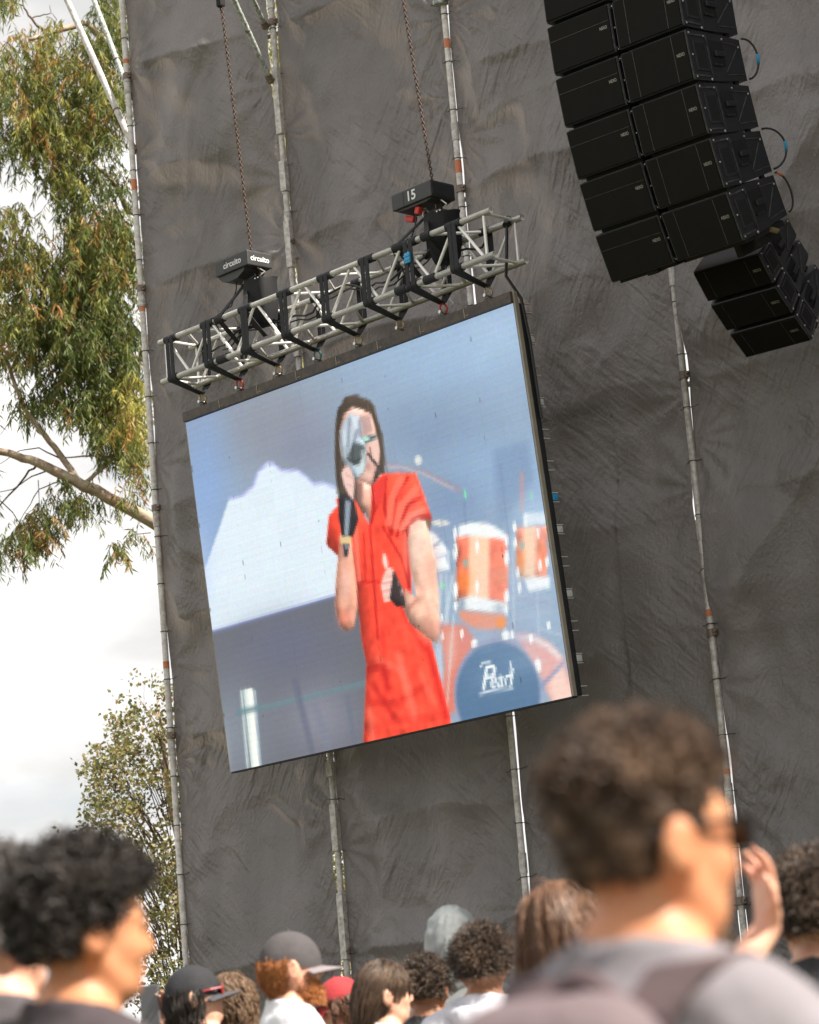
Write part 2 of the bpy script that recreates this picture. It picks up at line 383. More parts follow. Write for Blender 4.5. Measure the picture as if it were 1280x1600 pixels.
# unseen right-hand stage, added to block light: its dark roof shades the loudspeakers
M['stage_shade'] = mat('black_stage_shade', (0.02, 0.02, 0.022), 0.9, bump=(2.0, .5, .1))
b = MB(); b.box((13.3, 14, 13.6), np.eye(3), (17.8, 10.5, 0.7));
for x in (4.75, 21.8):
    for y in (9.2, 18.6): b.box((x, y, 6.6), np.eye(3), (.5, .5, 13.2))
b.box((13.3, 18.9, 6.6), np.eye(3), (17, .1, 13.2)); b.box((13.3, 14, 0.8), np.eye(3), (17, 9.5, 1.6))
tag(link('unseen_stage_shade', b, M['stage_shade']), kind='structure')

# scaffold standards
plab = ['tall pale scaffold pole at the left edge of the shade cloth wall, beside the tree',
        'grey scaffold pole with box sleeves, crossed by the left half of the truss',
        'white chipped scaffold pole passing behind the right hoist',
        'scaffold pole with bright gaps below the speaker stack',
        'scaffold pole hidden behind the shade cloth beyond the right edge']
for i, s in enumerate(POLES):
    t = thing('scaffold_pole', wall(s, 0), plab[i], 'scaffold pole', 'scaffold poles of the wall')
    b = MB(); b.smooth = True; r = 0.027
    b.path([wall(s, 0), wall(s, TOP + 0.4)], r, 14)
    link('tube', smooth_by_angle(b.mesh('tube')), M['white_paint'] if i in (0, 2) else M['galv'], t)
    for k in range(6):                                              # sleeves joining the lengths
        z = 0.3 + 2.05 * k + 0.3 * i
        b = MB(); b.path([wall(s, z), wall(s, z + 0.16)], r + 0.006, 14)
        link('spigot', b, M['galv'], t)
    for z in LEDGERS:
        b = MB(); c = wall(s, z + 0.03)
        b.path([c - WZ * 0.03, c + WZ * 0.03], r + 0.011, 12); b.bbox(c + WA * 0.035 + WN * 0.01, (WA, WN, WZ), (0.045, 0.03, 0.05), 0.006)
        b.tube(c + WA * 0.05 + WN * 0.0, c + WA * 0.05 + WN * 0.05, 0.008, 6)
        link('coupler', b, M['coupler'], t)
    z = 1.2
    while z < 12:                                                   # lacing ties
        b = MB(); c = wall(s, z); lean = WZ * random.uniform(-.02, .02)
        b.ring(c, unit(WZ + lean * 8), r + 0.004, 0.0035, 12, 4)
        e = random.uniform(0.03, 0.09)
        b.path([c + WA * r, c + WA * (r + e * .5) - WN * 0.01, c + WA * (r + e) + lean - WN * 0.012], 0.003, 4)
        if i > 0 or random.random() < .4: b.path([c - WA * r, c - WA * (r + e * .6) - lean - WN * 0.012], 0.003, 4)
        link('lacing_tie', b, M['tie'], t); z += 0.43
    if i == 0:
        marks = [(208, 290, 20), (216, 478, 26), (256, 1040, 12), (201, 95, 8)]
    elif i == 2: marks = [(700, 68, 16), (713, 262, 22)]
    elif i == 3: marks = [(1140, 1205, 8), (1123, 955, 10)]
    else: marks = []
    for (x, y, hpx) in marks:
        z = wall_sz(x, y)[1]; b = MB(); b.path([wall(s, z - hpx * .0026), wall(s, z + hpx * .0026)], r + 0.0015, 12)
        link('tape_band', b, M['orange_tape'], t)
    if i == 1:                                                      # flat box sleeves clamped over the pole
        for (x, y0, y1) in ((437, 104, 212), (446, 252, 300), (452, 345, 420), (460, 480, 560), (520, 1190, 1214), (528, 1256, 1330), (536, 1395, 1500)):
            za, zb = wall_sz(x, y1)[1], wall_sz(x, y0)[1]
            b = MB(); b.bbox(wall(s + 0.006, (za + zb) / 2, 0.012), (WA, WN, WZ), (0.062, 0.06, zb - za), 0.006)
            link('box_sleeve', b, M['galv'], t)

# horizontal ledgers and oblique braces of the scaffold behind the cloth (they show in the gaps and through the cloth)
lw = ['lowest', 'second lowest', 'third lowest', 'fourth lowest', 'fifth lowest', 'topmost']
for k, z in enumerate(LEDGERS):
    b = MB(); b.smooth = True; b.path([wall(-1.2, z, -0.17), wall(8.2, z, -0.17)], 0.0242, 12)
    o = link('scaffold_ledger', smooth_by_angle(b.mesh('scaffold_ledger')), M['galv'])
    tag(o, f'horizontal scaffold tube behind the shade cloth, {lw[k]} of six', 'scaffold tube', 'horizontal tubes behind the cloth')
for k in range(3):
    s = POLES[k + 1]; nm = ('second', 'third', 'fourth')[k]
    b = MB(); b.smooth = True; b.path([wall(s + 0.05, 0, -1.1), wall(s + 0.05, TOP, -1.1)], 0.0242, 10)
    o = link('rear_scaffold_pole', smooth_by_angle(b.mesh('rear_scaffold_pole')), M['galv'])
    tag(o, f'rear scaffold pole glimpsed through the gap at the {nm} pole from the left', 'scaffold pole', 'rear scaffold poles')
    for q in range(5):
        z = LEDGERS[q] + 0.1
        b = MB(); b.smooth = True; b.path([wall(s + 0.09, z + (q % 2) * 1.9, 0.0 - 0.06), wall(s + 0.09, z + ((q + 1) % 2) * 1.9, -1.1)], 0.0242, 10)
        o = link('scaffold_brace', smooth_by_angle(b.mesh('scaffold_brace')), M['galv'])
        tag(o, f'oblique tube behind the {nm} pole from the left, {("lowest", "second lowest", "middle", "second highest", "highest")[q]} of five', 'scaffold tube', 'oblique tubes behind the cloth')

# painted tubes that lean away at the top
def brace(p_end, px0, px1, dy, r, m_, label):
    a = np.asarray(p_end, float)
    b_ = at_y(px1[0], px1[1], a[1] + dy)
    d = unit(b_ - a); far = b_ + d * 0.8
    b = MB(); b.smooth = True; b.path([a, far], r, 14)
    t = thing('oblique_scaffold_tube', a, label, 'scaffold tube', 'tubes leaning away at the top')
    link('tube', smooth_by_angle(b.mesh('tube')), m_, t)
    b = MB(); b.path([a - d * 0.02, a + d * 0.06], r + 0.008, 12); b.bbox(a + d * 0.0, (WA, WN, WZ), (0.05, 0.05, 0.05), 0.008); b.tube(a - WA * .045, a + WA * .045, 0.009, 6)
    link('clamp', b, M['coupler'], t)
    b = MB(); b.ring(a + d * 0.5, d, r + 0.004, 0.004, 12, 4); link('wire_tie', b, M['tie'], t)
p = wall(POLES[0] - 0.005, wall_sz(200, 235)[1], -0.05); brace(p, None, (105, 0), 0.5, 0.030, M['galv'], 'longer grey scaffold tube leaning up left past the tree, lower of two')
p = wall(POLES[0] - 0.01, wall_sz(196, 150)[1], -0.05); brace(p, None, (147, 0), 0.5, 0.0242, M['flaky'], 'grey scaffold tube leaning up left from the left pole, upper of two')
p = wall(POLES[1] - 0.035, wall_sz(417, 132)[1], 0.05); brace(p, None, (366, 0), -0.5, 0.0242, M['flaky'], 'flaking pale green tube leaning over the shade cloth, longer of two')
p = wall(POLES[1] - 0.045, wall_sz(415, 45)[1], 0.05); brace(p, None, (396, 0), -0.3, 0.022, M['flaky'], 'flaking pale green tube leaning over the shade cloth, shorter and higher one')
# lamp head at the top of the white pole
t = thing('pipe_joint', wall(POLES[2] - 0.01, wall_sz(690, 4)[1], 0.02), 'weathered green joint capping the white pole at the top edge', 'joint')
c = wall(POLES[2] - 0.01, wall_sz(690, 4)[1], 0.03)
b = MB(); b.bbox(c, (WA, WN, WZ), (0.11, 0.10, 0.07), 0.015); link('block', b, M['flaky'], t)
b = MB(); b.path([c - WA * .09, c + WA * .09], 0.018, 10); link('pin', b, M['coupler'], t)

# ------------------------------------------------------------------ the LED screen
DZ = CAM_Z - 1.5
SY, ST, SW, SH = 0.7940, 0.0750, 3.9215, 3.0
SA = np.array([cos(SY), -sin(SY), 0.0]); SNh = np.array([-sin(SY), -cos(SY), 0.0])
SU = WZ * cos(ST) + SNh * sin(ST); SN = np.cross(SA, SU); SN = SN if np.dot(SN, SNh) > 0 else -SN
SCn = np.array([-0.3812, 21.6083, 5.8135 + DZ])
def scr(u, v, off=0.0):                 # u 0..1 from the left, v 0..1 from the top
    return SCn + SA * ((u - .5) * SW) + SU * ((.5 - v) * SH) + SN * off
# ---- the picture on the screen, worked out as a grid of LED colours
GX, GY = 400, 300                        # colour points over the screen
SSX, SSY = GX * 2, GY * 2
corn = np.array([[290, 660], [802, 474], [893, 1088], [361, 1207]], float)
uvc = np.array([[0, 0], [1, 0], [1, 1], [0, 1]], float)
A = []
for (u, v), (x, y) in zip(uvc, corn):
    A.append([u, v, 1, 0, 0, 0, -x * u, -x * v, -x]); A.append([0, 0, 0, u, v, 1, -y * u, -y * v, -y])
Hm = np.linalg.svd(np.array(A))[2][-1].reshape(3, 3)
uu, vv = np.meshgrid((np.arange(SSX) + .5) / SSX, (np.arange(SSY) + .5) / SSY)
q = np.stack([uu, vv, np.ones_like(uu)], -1) @ Hm.T
PX, PY = q[..., 0] / q[..., 2], q[..., 1] / q[..., 2]
def lin(c): 
    c = np.array(c, float) / 255; return np.where(c <= 0.04045, c / 12.92, ((c + 0.055) / 1.055) ** 2.4)
IMG = np.zeros((SSY, SSX, 3)) + np.array([152, 172, 198.])
def boxblur(a, r):
    if r < 1: return a
    for ax in (0, 1):
        p = np.concatenate([np.repeat(a.take([0], ax), r, ax), a, np.repeat(a.take([-1], ax), r + 1, ax)], ax)
        c = np.cumsum(p, ax); n = a.shape[ax]
        a = (c.take(range(2 * r + 1, 2 * r + 1 + n), ax) - c.take(range(0, n), ax)) / (2 * r + 1)
    return a
zz = lambda p: [(280 + x / 2, 600 + y / 2) for x, y in p]        # coordinates read in enlarged views of the photograph
s4 = lambda p: [(480 + x / 4, 600 + y / 4) for x, y in p]
dd = lambda p: [(660 + x / 3.81, 700 + y / 3.81) for x, y in p]
def inside(poly):
    m = np.zeros(PX.shape, bool); n = len(poly)
    for i in range(n):
        (x0, y0), (x1, y1) = poly[i], poly[(i + 1) % n]
        if y0 == y1: continue
        c = ((PY >= min(y0, y1)) & (PY < max(y0, y1))) & (PX < x0 + (PY - y0) * (x1 - x0) / (y1 - y0)); m ^= c
    return m
def comp(mask, col, a=1.0):
    global IMG
    mask = (mask * a)[..., None]; IMG = IMG * (1 - mask) + np.array(col, float) * mask
def poly(p, col, blur=2, a=1.0, vol=0):
    comp(boxblur(inside(p).astype(float), blur), col, a)
    if vol: inflate(p, vol, .40)
def blob(c, rx, ry, col, a=1.0, pw=1.0):
    comp(np.exp(-(((PX - c[0]) / rx) ** 2 + ((PY - c[1]) / ry) ** 2) ** pw), col, a)
def line(p, wd, col, blur=1, a=1.0):
    m = np.zeros(PX.shape)
    for (x0, y0), (x1, y1) in zip(p[:-1], p[1:]):
        dx, dy = x1 - x0, y1 - y0; t = np.clip(((PX - x0) * dx + (PY - y0) * dy) / (dx * dx + dy * dy), 0, 1)
        m = np.maximum(m, np.clip(wd / 2 + .5 - np.hypot(PX - x0 - t * dx, PY - y0 - t * dy), 0, 1))
    comp(boxblur(m, blur), col, a)
def shift(a, dx, dy):
    k = 40; p = np.pad(a, k, mode='edge'); return p[k - dy:k - dy + a.shape[0], k - dx:k - dx + a.shape[1]]
def inflate(p, r=10, amt=.35, lit=(1, -1), grain=.10):
    """rounds off a shape in the video picture: light from one side, darker rims, cloth-like unevenness"""
    global IMG
    m_ = inside(p).astype(float); s_ = boxblur(boxblur(m_, r), r); k = max(2, r // 2)
    g_ = (shift(s_, -lit[0] * k, -lit[1] * k) - shift(s_, lit[0] * k, lit[1] * k)); n_ = boxblur(boxblur(RNG.normal(0, 1, m_.shape), 5), 4); n_ = n_ / (n_.std() + 1e-9)
    f = 1 + m_ * (amt * -1.6 * g_ + amt * .7 * (s_ - .75) + grain * .55 * n_); IMG = IMG * np.clip(f, .45, 1.5)[..., None]
def spot(c, rx, ry, col, a=1.0): blob(c, rx, ry, col, a, 3)
# backdrop on the far stage
for c, rx, ry, col, a in [((410, 660), 130, 90, (148, 151, 164), .95), ((320, 760), 45, 150, (140, 170, 222), .8), ((480, 700), 70, 60, (138, 143, 165), .8),
                          ((700, 560), 150, 70, (160, 186, 220), .9), ((680, 680), 90, 60, (128, 148, 180), .7), ((780, 520), 80, 50, (172, 196, 228), .9),
                          ((760, 740), 70, 60, (150, 178, 214), .8), ((700, 800), 60, 50, (120, 142, 180), .8), ((850, 800), 40, 120, (150, 180, 220), .7)]:
    blob(c, rx, ry, col, a)
comp(np.clip((boxblur(RNG.random((SSY, SSX)), 14) - .5) * 12 + .5, 0, 1), (140, 155, 185), .18)
poly(zz([(985, 210), (1095, 180), (1110, 300), (1000, 470)]), (120, 142, 178), 8, .5)
poly(zz([(75, 600), (100, 535), (160, 360), (200, 352), (235, 320), (250, 275), (280, 248), (300, 250), (325, 272), (375, 270), (400, 290), (425, 315), (455, 310), (500, 325), (520, 420), (500, 480), (510, 560), (510, 660), (100, 782)]), (218, 230, 246), 2)
blob((310, 900), 22, 70, (186, 205, 250), .6)
line(zz([(160, 362), (200, 352), (235, 322), (250, 277), (280, 250), (300, 252), (325, 274), (375, 272), (400, 292), (425, 317), (455, 312), (490, 327)]), 4, (176, 178, 240), 2, .7)
poly(zz([(103, 780), (510, 660), (600, 640), (600, 1130), (160, 1220)]), (112, 114, 126), 2)
line(zz([(103, 778), (500, 664)]), 4, (140, 150, 220), 2, .8)
blob((360, 1150), 60, 90, (140, 148, 164), .8); blob((500, 1120), 60, 60, (148, 149, 168), .7); blob((450, 1010), 70, 50, (110, 114, 140), .7)
line(zz([(190, 1035), (330, 1000), (600, 935)]), 9, (112, 140, 152), 3, .7)
line(zz([(430, 1010), (470, 1130)]), 12, (128, 132, 152), 3, .8); line(zz([(365, 930), (420, 1150)]), 10, (104, 108, 132), 4, .6); line(zz([(530, 980), (550, 1120)]), 8, (110, 118, 140), 3, .6)
for x0, x1, wd, col in ((198, 218, 4, (200, 215, 220)), (212, 236, 7, (225, 240, 235)), (226, 247, 9, (255, 255, 255)), (240, 258, 3, (180, 200, 215))):
    line(zz([(x0, 962), (x1, 1197)]), wd, col, 2, .9)
line(zz([(190, 1030), (255, 1015)]), 9, (110, 135, 150), 3, .8)
blob((352, 1195), 8, 40, (175, 185, 185), .7)
# drum kit
line(zz([(650, 255), (760, 275), (880, 335)]), 9, (160, 150, 168), 4, .8); spot(zz([(750, 240)])[0], 6, 8, (225, 225, 225), .9)
spot(zz([(820, 436)])[0], 14, 5, (235, 225, 215), .9); spot(zz([(895, 348)])[0], 3, 8, (130, 235, 180), .8); spot(zz([(825, 632)])[0], 4, 6, (120, 235, 160), .7)
poly(dd([(30, 500), (70, 510), (110, 550), (170, 620), (172, 730), (95, 738), (60, 640)]), (238, 243, 252), 3)
line(dd([(70, 600), (120, 560)]), 3, (110, 130, 170), 2, .8); line(dd([(95, 660), (150, 640), (160, 690)]), 2.5, (150, 165, 200), 2, .8)
for x0, x1, wd in ((190, 112, 5), (120, 95, 4), (150, 160, 3)):
    line(dd([(x0, 760), (x1, 1250), (x1 + 40, 1560)]), wd, (200, 215, 235), 3, .8)
poly(dd([(110, 1060), (260, 1060), (330, 1160), (240, 1300), (205, 1580), (120, 1600), (140, 1300)]), (222, 132, 118), 5)
poly(dd([(150, 1080), (215, 1080), (200, 1300), (150, 1380)]), (235, 165, 145), 6, .7)
poly(dd([(560, 1120), (640, 1110), (760, 1160), (850, 1260), (895, 1500), (760, 1500), (720, 1380), (620, 1220)]), (226, 172, 170), 5)
line(dd([(560, 1130), (660, 1135), (760, 1190), (820, 1250)]), 8, (238, 225, 232), 4, .9)
poly(dd([(760, 1410), (830, 1260), (895, 1480), (780, 1500)]), (240, 205, 198), 6)
line(dd([(840, 1290), (700, 1440)]), 5, (120, 140, 190), 3, .8)
blob(dd([(480, 1120)])[0], 40, 18, (150, 150, 180), .6)
for cx, w_, y0, y1, tone in ((360, 150, 520, 960, 0), (655, 90, 470, 800, 1)):
    poly(dd([(cx - w_, y0 + 10), (cx + w_, y0), (cx + w_ * 1.06, (y0 + y1) / 2), (cx + w_, y1), (cx - w_ * .97, y1 - 40)]), (232, 116, 92) if not tone else (236, 142, 118), 3, 1, 7)
    poly(dd([(cx - w_ * .5, y0), (cx + w_ * .32, y0), (cx + w_ * .28, y1), (cx - w_ * .55, y1 - 30)]), (252, 208, 176), 5)
    blob(dd([(cx - w_ * .72, (y0 + y1) / 2 + 60)])[0], w_ * .07, 20, (250, 130, 40), .7); blob(dd([(cx + w_ * .75, (y0 + y1) / 2 + 20)])[0], w_ * .07, 25, (245, 120, 70), .7)
    spot(dd([(cx - w_ * .66, (y0 + y1) / 2 - 50)])[0], 4.5, 8, (150, 175, 165), .8)
poly(dd([(225, 470), (290, 452), (400, 456), (445, 480), (510, 520), (505, 560), (450, 545), (275, 528), (222, 545)]), (244, 246, 252), 3)
poly(dd([(225, 905), (300, 885), (415, 910), (505, 925), (495, 990), (410, 985), (275, 970), (222, 950)]), (240, 242, 248), 3); blob(dd([(240, 930)])[0], 6, 10, (120, 135, 160), .8); blob(dd([(460, 960)])[0], 8, 8, (150, 160, 180), .7)
poly(dd([(220, 975), (350, 985), (505, 1000), (500, 1060), (420, 1090), (320, 1080), (240, 1030)]), (228, 146, 122), 4); spot(dd([(472, 1045)])[0], 9, 11, (250, 140, 60), .8)
poly(dd([(610, 395), (730, 395), (735, 470), (690, 455), (610, 470)]), (236, 240, 250), 3, .95)
poly(dd([(615, 790), (700, 770), (765, 770), (765, 840), (640, 862)]), (244, 246, 252), 3)
for x, y, rx, ry in ((330, 590, 3, 12), (330, 830, 3, 11), (325, 900, 2, 6), (200, 515, 3, 12), (202, 620, 4, 14), (203, 850, 4, 14), (202, 945, 3, 8), (505, 560, 3, 9), (506, 660, 4, 13), (506, 890, 4, 12), (504, 965, 3, 9),
                     (553, 475, 3, 9), (558, 570, 3, 10), (573, 745, 3, 10), (582, 835, 3, 10), (693, 510, 2.5, 9), (705, 700, 3, 11), (745, 680, 3, 10), (620, 430, 3, 11), (315, 1170, 5, 9), (500, 1120, 6, 10), (240, 1110, 2.5, 9), (125, 1120, 2.5, 8),
                     (650, 1140, 3, 8), (690, 1300, 6, 12), (538, 1115, 3, 8), (755, 1060, 3, 7), (120, 1020, 2, 8)):
    spot(dd([(x, y)])[0], rx, ry, (250, 252, 255), .95)
th = np.linspace(0, 2 * pi, 50)
poly([(779 + 68 * cos(a), 1084 + 84 * sin(a)) for a in th], (150, 150, 180), 3); poly([(780 + 65 * cos(a), 1087 + 82 * sin(a)) for a in th], (92, 122, 158), 3)
line(dd([(600, 160), (600, 380)]), 4, (225, 150, 140), 4, .7); spot(dd([(655, 290)])[0], 3, 7, (140, 220, 190), .6)
for x0, y0, x1, y1, wd, c in ((195, 1000, 150, 1600, 2.5, (215, 225, 238)), (530, 500, 545, 1100, 3, (150, 168, 200)), (545, 520, 552, 1080, 1.5, (225, 232, 242)), (470, 100, 520, 520, 2, (120, 138, 172)), (250, 270, 268, 460, 2.5, (112, 132, 168)), (820, 250, 760, 420, 2, (176, 190, 215)), (120, 420, 190, 760, 2, (120, 138, 172)), (690, 860, 700, 1130, 2.5, (190, 200, 220)), (700, 1080, 860, 1130, 2, (205, 212, 228)), (560, 900, 760, 930, 3, (150, 150, 175))):
    line(dd([(x0, y0), (x1, y1)]), wd, c, 2, .7)
line(zz([(640, 262), (700, 262), (770, 286), (860, 330)]), 3, (206, 200, 208), 2, .7); line(dd([(540, 880), (760, 900), (770, 980), (560, 1010)]), 4, (176, 180, 204), 5, .5)
for k in range(14): blob(dd([(RNG.uniform(130, 860), RNG.uniform(350, 1400))])[0], RNG.uniform(14, 34), RNG.uniform(14, 34), (186, 204, 232), .16)
blob(dd([(560, 900)])[0], 90, 130, (190, 206, 232), .26)
# the maker's script on the bass drum
def glyphs(txt, shear=0.0, size=1.0, bold=0.0):
    cu = bpy.data.curves.new('t', 'FONT'); cu.body = txt; cu.size = size; cu.shear = shear; cu.offset = bold * size; cu.align_x = 'CENTER'; cu.align_y = 'CENTER'
    o = bpy.data.objects.new('t', cu); COL.objects.link(o); bpy.context.view_layer.update()
    me = bpy.data.meshes.new_from_object(o.evaluated_get(bpy.context.evaluated_depsgraph_get()))
    bpy.data.objects.remove(o); bpy.data.curves.remove(cu); return me
def text_px(txt, c, ux, uy, size, col, shear=0.0, grow=0):
    me = glyphs(txt, shear, size); msk = np.zeros(PX.shape, bool)
    for p in me.polygons:
        pts = [(c[0] + me.vertices[i].co.x * ux[0] - me.vertices[i].co.y * uy[0], c[1] + me.vertices[i].co.x * ux[1] - me.vertices[i].co.y * uy[1]) for i in p.vertices]
        msk |= inside(pts)
    comp(np.clip(boxblur(msk.astype(float), 1) * 1.6, 0, 1), col); bpy.data.meshes.remove(me)
text_px('earl', (785, 1063), (1, -.13), (-.0, 1.5), 24, (232, 238, 246), 0.18)
text_px('P', (763, 1062), (1, -.13), (0, 1.35), 40, (232, 238, 246), 0.2)
line([(753, 1044), (757, 1037), (768, 1035)], 2.5, (232, 238, 246), 1); line([(752, 1087), (762, 1083), (803, 1076)], 3, (232, 238, 246), 1); line([(800, 1036), (800, 1076)], 2.4, (232, 238, 246), 1)
# the singer
poly(s4([(250, 85), (320, 75), (390, 105), (432, 150), (455, 260), (482, 350), (497, 480), (482, 570), (430, 640), (330, 900), (220, 720), (192, 600), (182, 420), (185, 260), (200, 160)]), (76, 66, 60), 2, 1, 8)
line(s4([(470, 330), (500, 520), (515, 580)]), 3, (130, 122, 128), 2, .8)
for k in range(26):
    x = 190 + RNG.uniform(0, 60); line(s4([(x, 180 + RNG.uniform(0, 200)), (x - 6, 480), (x + RNG.uniform(0, 30), 690)]), 1.6, (70, 60, 54) if k % 2 else (112, 98, 88), 1, .5)
    x = 420 + RNG.uniform(0, 60); line(s4([(x - 60, 120 + RNG.uniform(0, 60)), (x, 320), (x + 14, 560)]), 1.6, (72, 62, 56) if k % 2 else (118, 104, 94), 1, .45)
poly(s4([(240, 190), (290, 150), (340, 158), (405, 190), (430, 280), (445, 360), (460, 430), (456, 500), (430, 560), (420, 640), (330, 640), (260, 560), (215, 420), (210, 300)]), (212, 172, 164), 2, 1, 8)
poly(s4([(240, 235), (280, 190), (330, 200), (358, 270), (352, 330), (378, 400), (378, 500), (362, 560), (310, 602), (270, 560), (230, 480), (215, 390), (215, 300)]), (172, 184, 202), 2, 1, 7)
poly(s4([(330, 200), (400, 200), (420, 300), (350, 330), (352, 260)]), (176, 150, 152), 3, .7)
poly(s4([(300, 370), (370, 390), (372, 450), (330, 520), (275, 500), (255, 460)]), (92, 100, 104), 3); poly(s4([(310, 520), (372, 500), (360, 560), (318, 590)]), (198, 214, 226), 2)
poly(s4([(255, 250), (290, 215), (305, 300), (270, 400), (240, 380)]), (198, 206, 222), 4, .8); line(s4([(298, 380), (290, 440), (300, 500)]), 3, (70, 76, 84), 1, .8)
for x0, y0, x1, y1, c in ((235, 300, 250, 450, (215, 225, 238)), (275, 215, 262, 400, (120, 132, 150)), (300, 210, 318, 360, (232, 238, 246)), (335, 230, 342, 330, (128, 120, 130)), (250, 420, 285, 540, (140, 150, 160)), (355, 420, 350, 520, (225, 232, 236)), (320, 300, 300, 380, (110, 122, 138))):
    line(s4([(x0, y0), (x1, y1)]), 4, c, 3, .7)
line(s4([(262, 470), (300, 505), (345, 470)]), 3, (60, 64, 70), 1, .8); line(s4([(345, 560), (372, 430)]), 2, (210, 220, 228), 1, .8)
poly(s4([(340, 335), (435, 322), (440, 352), (375, 380)]), (92, 116, 122), 2); spot(s4([(372, 345)])[0], 6, 4, (190, 235, 230), .9)
poly(s4([(395, 375), (450, 345), (462, 420), (450, 500), (400, 470)]), (236, 200, 192), 3); line(s4([(400, 400), (410, 450)]), 3, (150, 100, 95), 1, .7); line(s4([(388, 440), (430, 500), (478, 555)]), 4, (78, 74, 78), 1)
poly(s4([(320, 600), (420, 640), (470, 560), (500, 620), (412, 890), (330, 740)]), (222, 172, 158), 2, 1, 8); poly(s4([(300, 620), (360, 610), (350, 740), (320, 760)]), (132, 104, 98), 4, .8)
body = [(512, 852), (516, 807), (530, 793), (527, 780), (555, 780), (580, 822), (584, 760), (600, 742), (622, 740), (652, 741), (665, 775), (677, 812), (672, 830), (665, 812), (645, 826), (646, 925), (640, 970), (676, 1002), (690, 1060), (707, 1127), (706, 1130), (570, 1161), (575, 1040), (567, 1000), (560, 925), (552, 880), (530, 870)]
poly(body, (242, 80, 62), 2); inflate(body, 16, .42, (1, -1), .09)
bm_ = boxblur(inside(body).astype(float), 2)
def fold(p, wd, col, bl=2, a=.85):
    global IMG
    keep = IMG.copy(); line(p, wd, col, bl, a); IMG = keep * (1 - bm_[..., None]) + IMG * bm_[..., None]
D_, L_ = (178, 30, 32), (252, 128, 108)
for p, wd, c in [(s4([(640, 590), (570, 690), (545, 800), (540, 940)]), 5, D_), (s4([(715, 720), (640, 760), (590, 880), (570, 960)]), 5, D_), (s4([(780, 840), (700, 840), (610, 930)]), 6, D_), (s4([(500, 590), (490, 780), (530, 950)]), 4, D_),
                 (s4([(600, 600), (540, 720), (520, 880)]), 12, L_), (s4([(690, 660), (600, 760), (565, 900)]), 11, L_), (s4([(740, 790), (650, 830), (600, 910)]), 9, L_), (s4([(440, 650), (445, 760), (400, 880), (450, 1600)]), 3, D_),
                 (s4([(360, 940), (375, 1240)]), 2, D_), (s4([(310, 900), (330, 1240)]), 8, L_), (s4([(310, 1250), (460, 1240)]), 3, D_), (s4([(640, 900), (650, 1280)]), 6, D_), (s4([(480, 900), (600, 1100), (650, 1280)]), 3, D_), (s4([(430, 700), (460, 640)]), 14, L_),
                 (zz([(590, 900), (640, 880), (660, 960)]), 10, D_), (zz([(600, 1000), (690, 1000), (780, 940)]), 7, D_), (zz([(690, 850), (740, 1050)]), 12, L_), (zz([(640, 760), (650, 1000)]), 3, D_), (zz([(780, 820), (840, 1050)]), 10, D_), (zz([(690, 680), (740, 780), (770, 830)]), 8, D_),
                 (zz([(600, 1020), (610, 1110)]), 10, L_), (zz([(640, 1060), (830, 1040)]), 4, D_), (zz([(590, 1085), (620, 1070), (625, 1115)]), 2.5, D_), (zz([(620, 860), (700, 900), (720, 960)]), 8, L_), (zz([(610, 940), (680, 1050)]), 7, D_), (zz([(760, 900), (800, 1000)]), 8, L_)]:
    fold(p, wd, c, 2 if p[0][1] < 940 else 6, .85 if p[0][1] < 940 else .65)
poly(s4([(415, 640), (485, 575), (500, 600), (490, 700), (440, 780)]), (232, 70, 64), 2); line(s4([(415, 640), (425, 760), (412, 880)]), 2.5, D_, 1)
poly(s4([(735, 850), (780, 850), (782, 905), (760, 925)]), (112, 92, 84), 2)
poly(s4([(300, 1000), (330, 1290), (350, 1500), (320, 1420), (315, 1250)]), (150, 62, 54), 3, .8)
poly(s4([(205, 1060), (212, 940), (285, 960), (297, 1080), (318, 1280), (322, 1400), (302, 1530), (258, 1552), (215, 1520), (182, 1400), (186, 1250)]), (216, 154, 134), 2, 1, 8); blob(s4([(245, 1250)])[0], 10, 40, (242, 202, 194), .6); blob(s4([(235, 1460)])[0], 10, 14, (240, 130, 110), .5)
poly(s4([(205, 690), (300, 715), (330, 850), (292, 965), (225, 962), (205, 830)]), (50, 48, 54), 2, 1, 6)
poly(s4([(235, 530), (268, 515), (302, 590), (304, 640), (298, 735), (270, 705), (240, 640), (222, 570)]), (238, 202, 198), 2); line(s4([(250, 570), (300, 600)]), 2, (200, 150, 150), 1, .7); line(s4([(255, 630), (300, 650)]), 2, (200, 150, 150), 1, .7)
poly(s4([(246, 730), (284, 742), (266, 960), (240, 955)]), (146, 158, 176), 2); poly(s4([(215, 955), (285, 960), (278, 1005), (215, 1000)]), (222, 196, 152), 2); poly(s4([(232, 1003), (272, 1005), (262, 1085), (240, 1085)]), (58, 62, 76), 2); spot(s4([(251, 1020)])[0], 3, 4, (150, 160, 180), .8)
poly(s4([(650, 890), (700, 850), (745, 860), (775, 950), (802, 1100), (830, 1300), (836, 1500), (822, 1625), (780, 1605), (650, 1500), (605, 1400), (620, 1285), (690, 1340), (655, 1150), (640, 1000)]), (230, 182, 164), 2, 1, 12); blob(s4([(690, 1000)])[0], 18, 50, (250, 224, 216), .6); blob(s4([(780, 1540)])[0], 20, 18, (212, 148, 132), .7); blob(s4([(790, 1150)])[0], 10, 40, (226, 170, 156), .6); line(s4([(700, 1345), (640, 1420)]), 4, (190, 110, 100), 3, .6)
poly(s4([(470, 1270), (485, 1200), (520, 1150), (548, 1165), (548, 1230), (535, 1360), (490, 1372)]), (240, 206, 200), 2); poly(s4([(482, 1065), (500, 1070), (515, 1130), (505, 1180), (480, 1120)]), (245, 215, 210), 2)
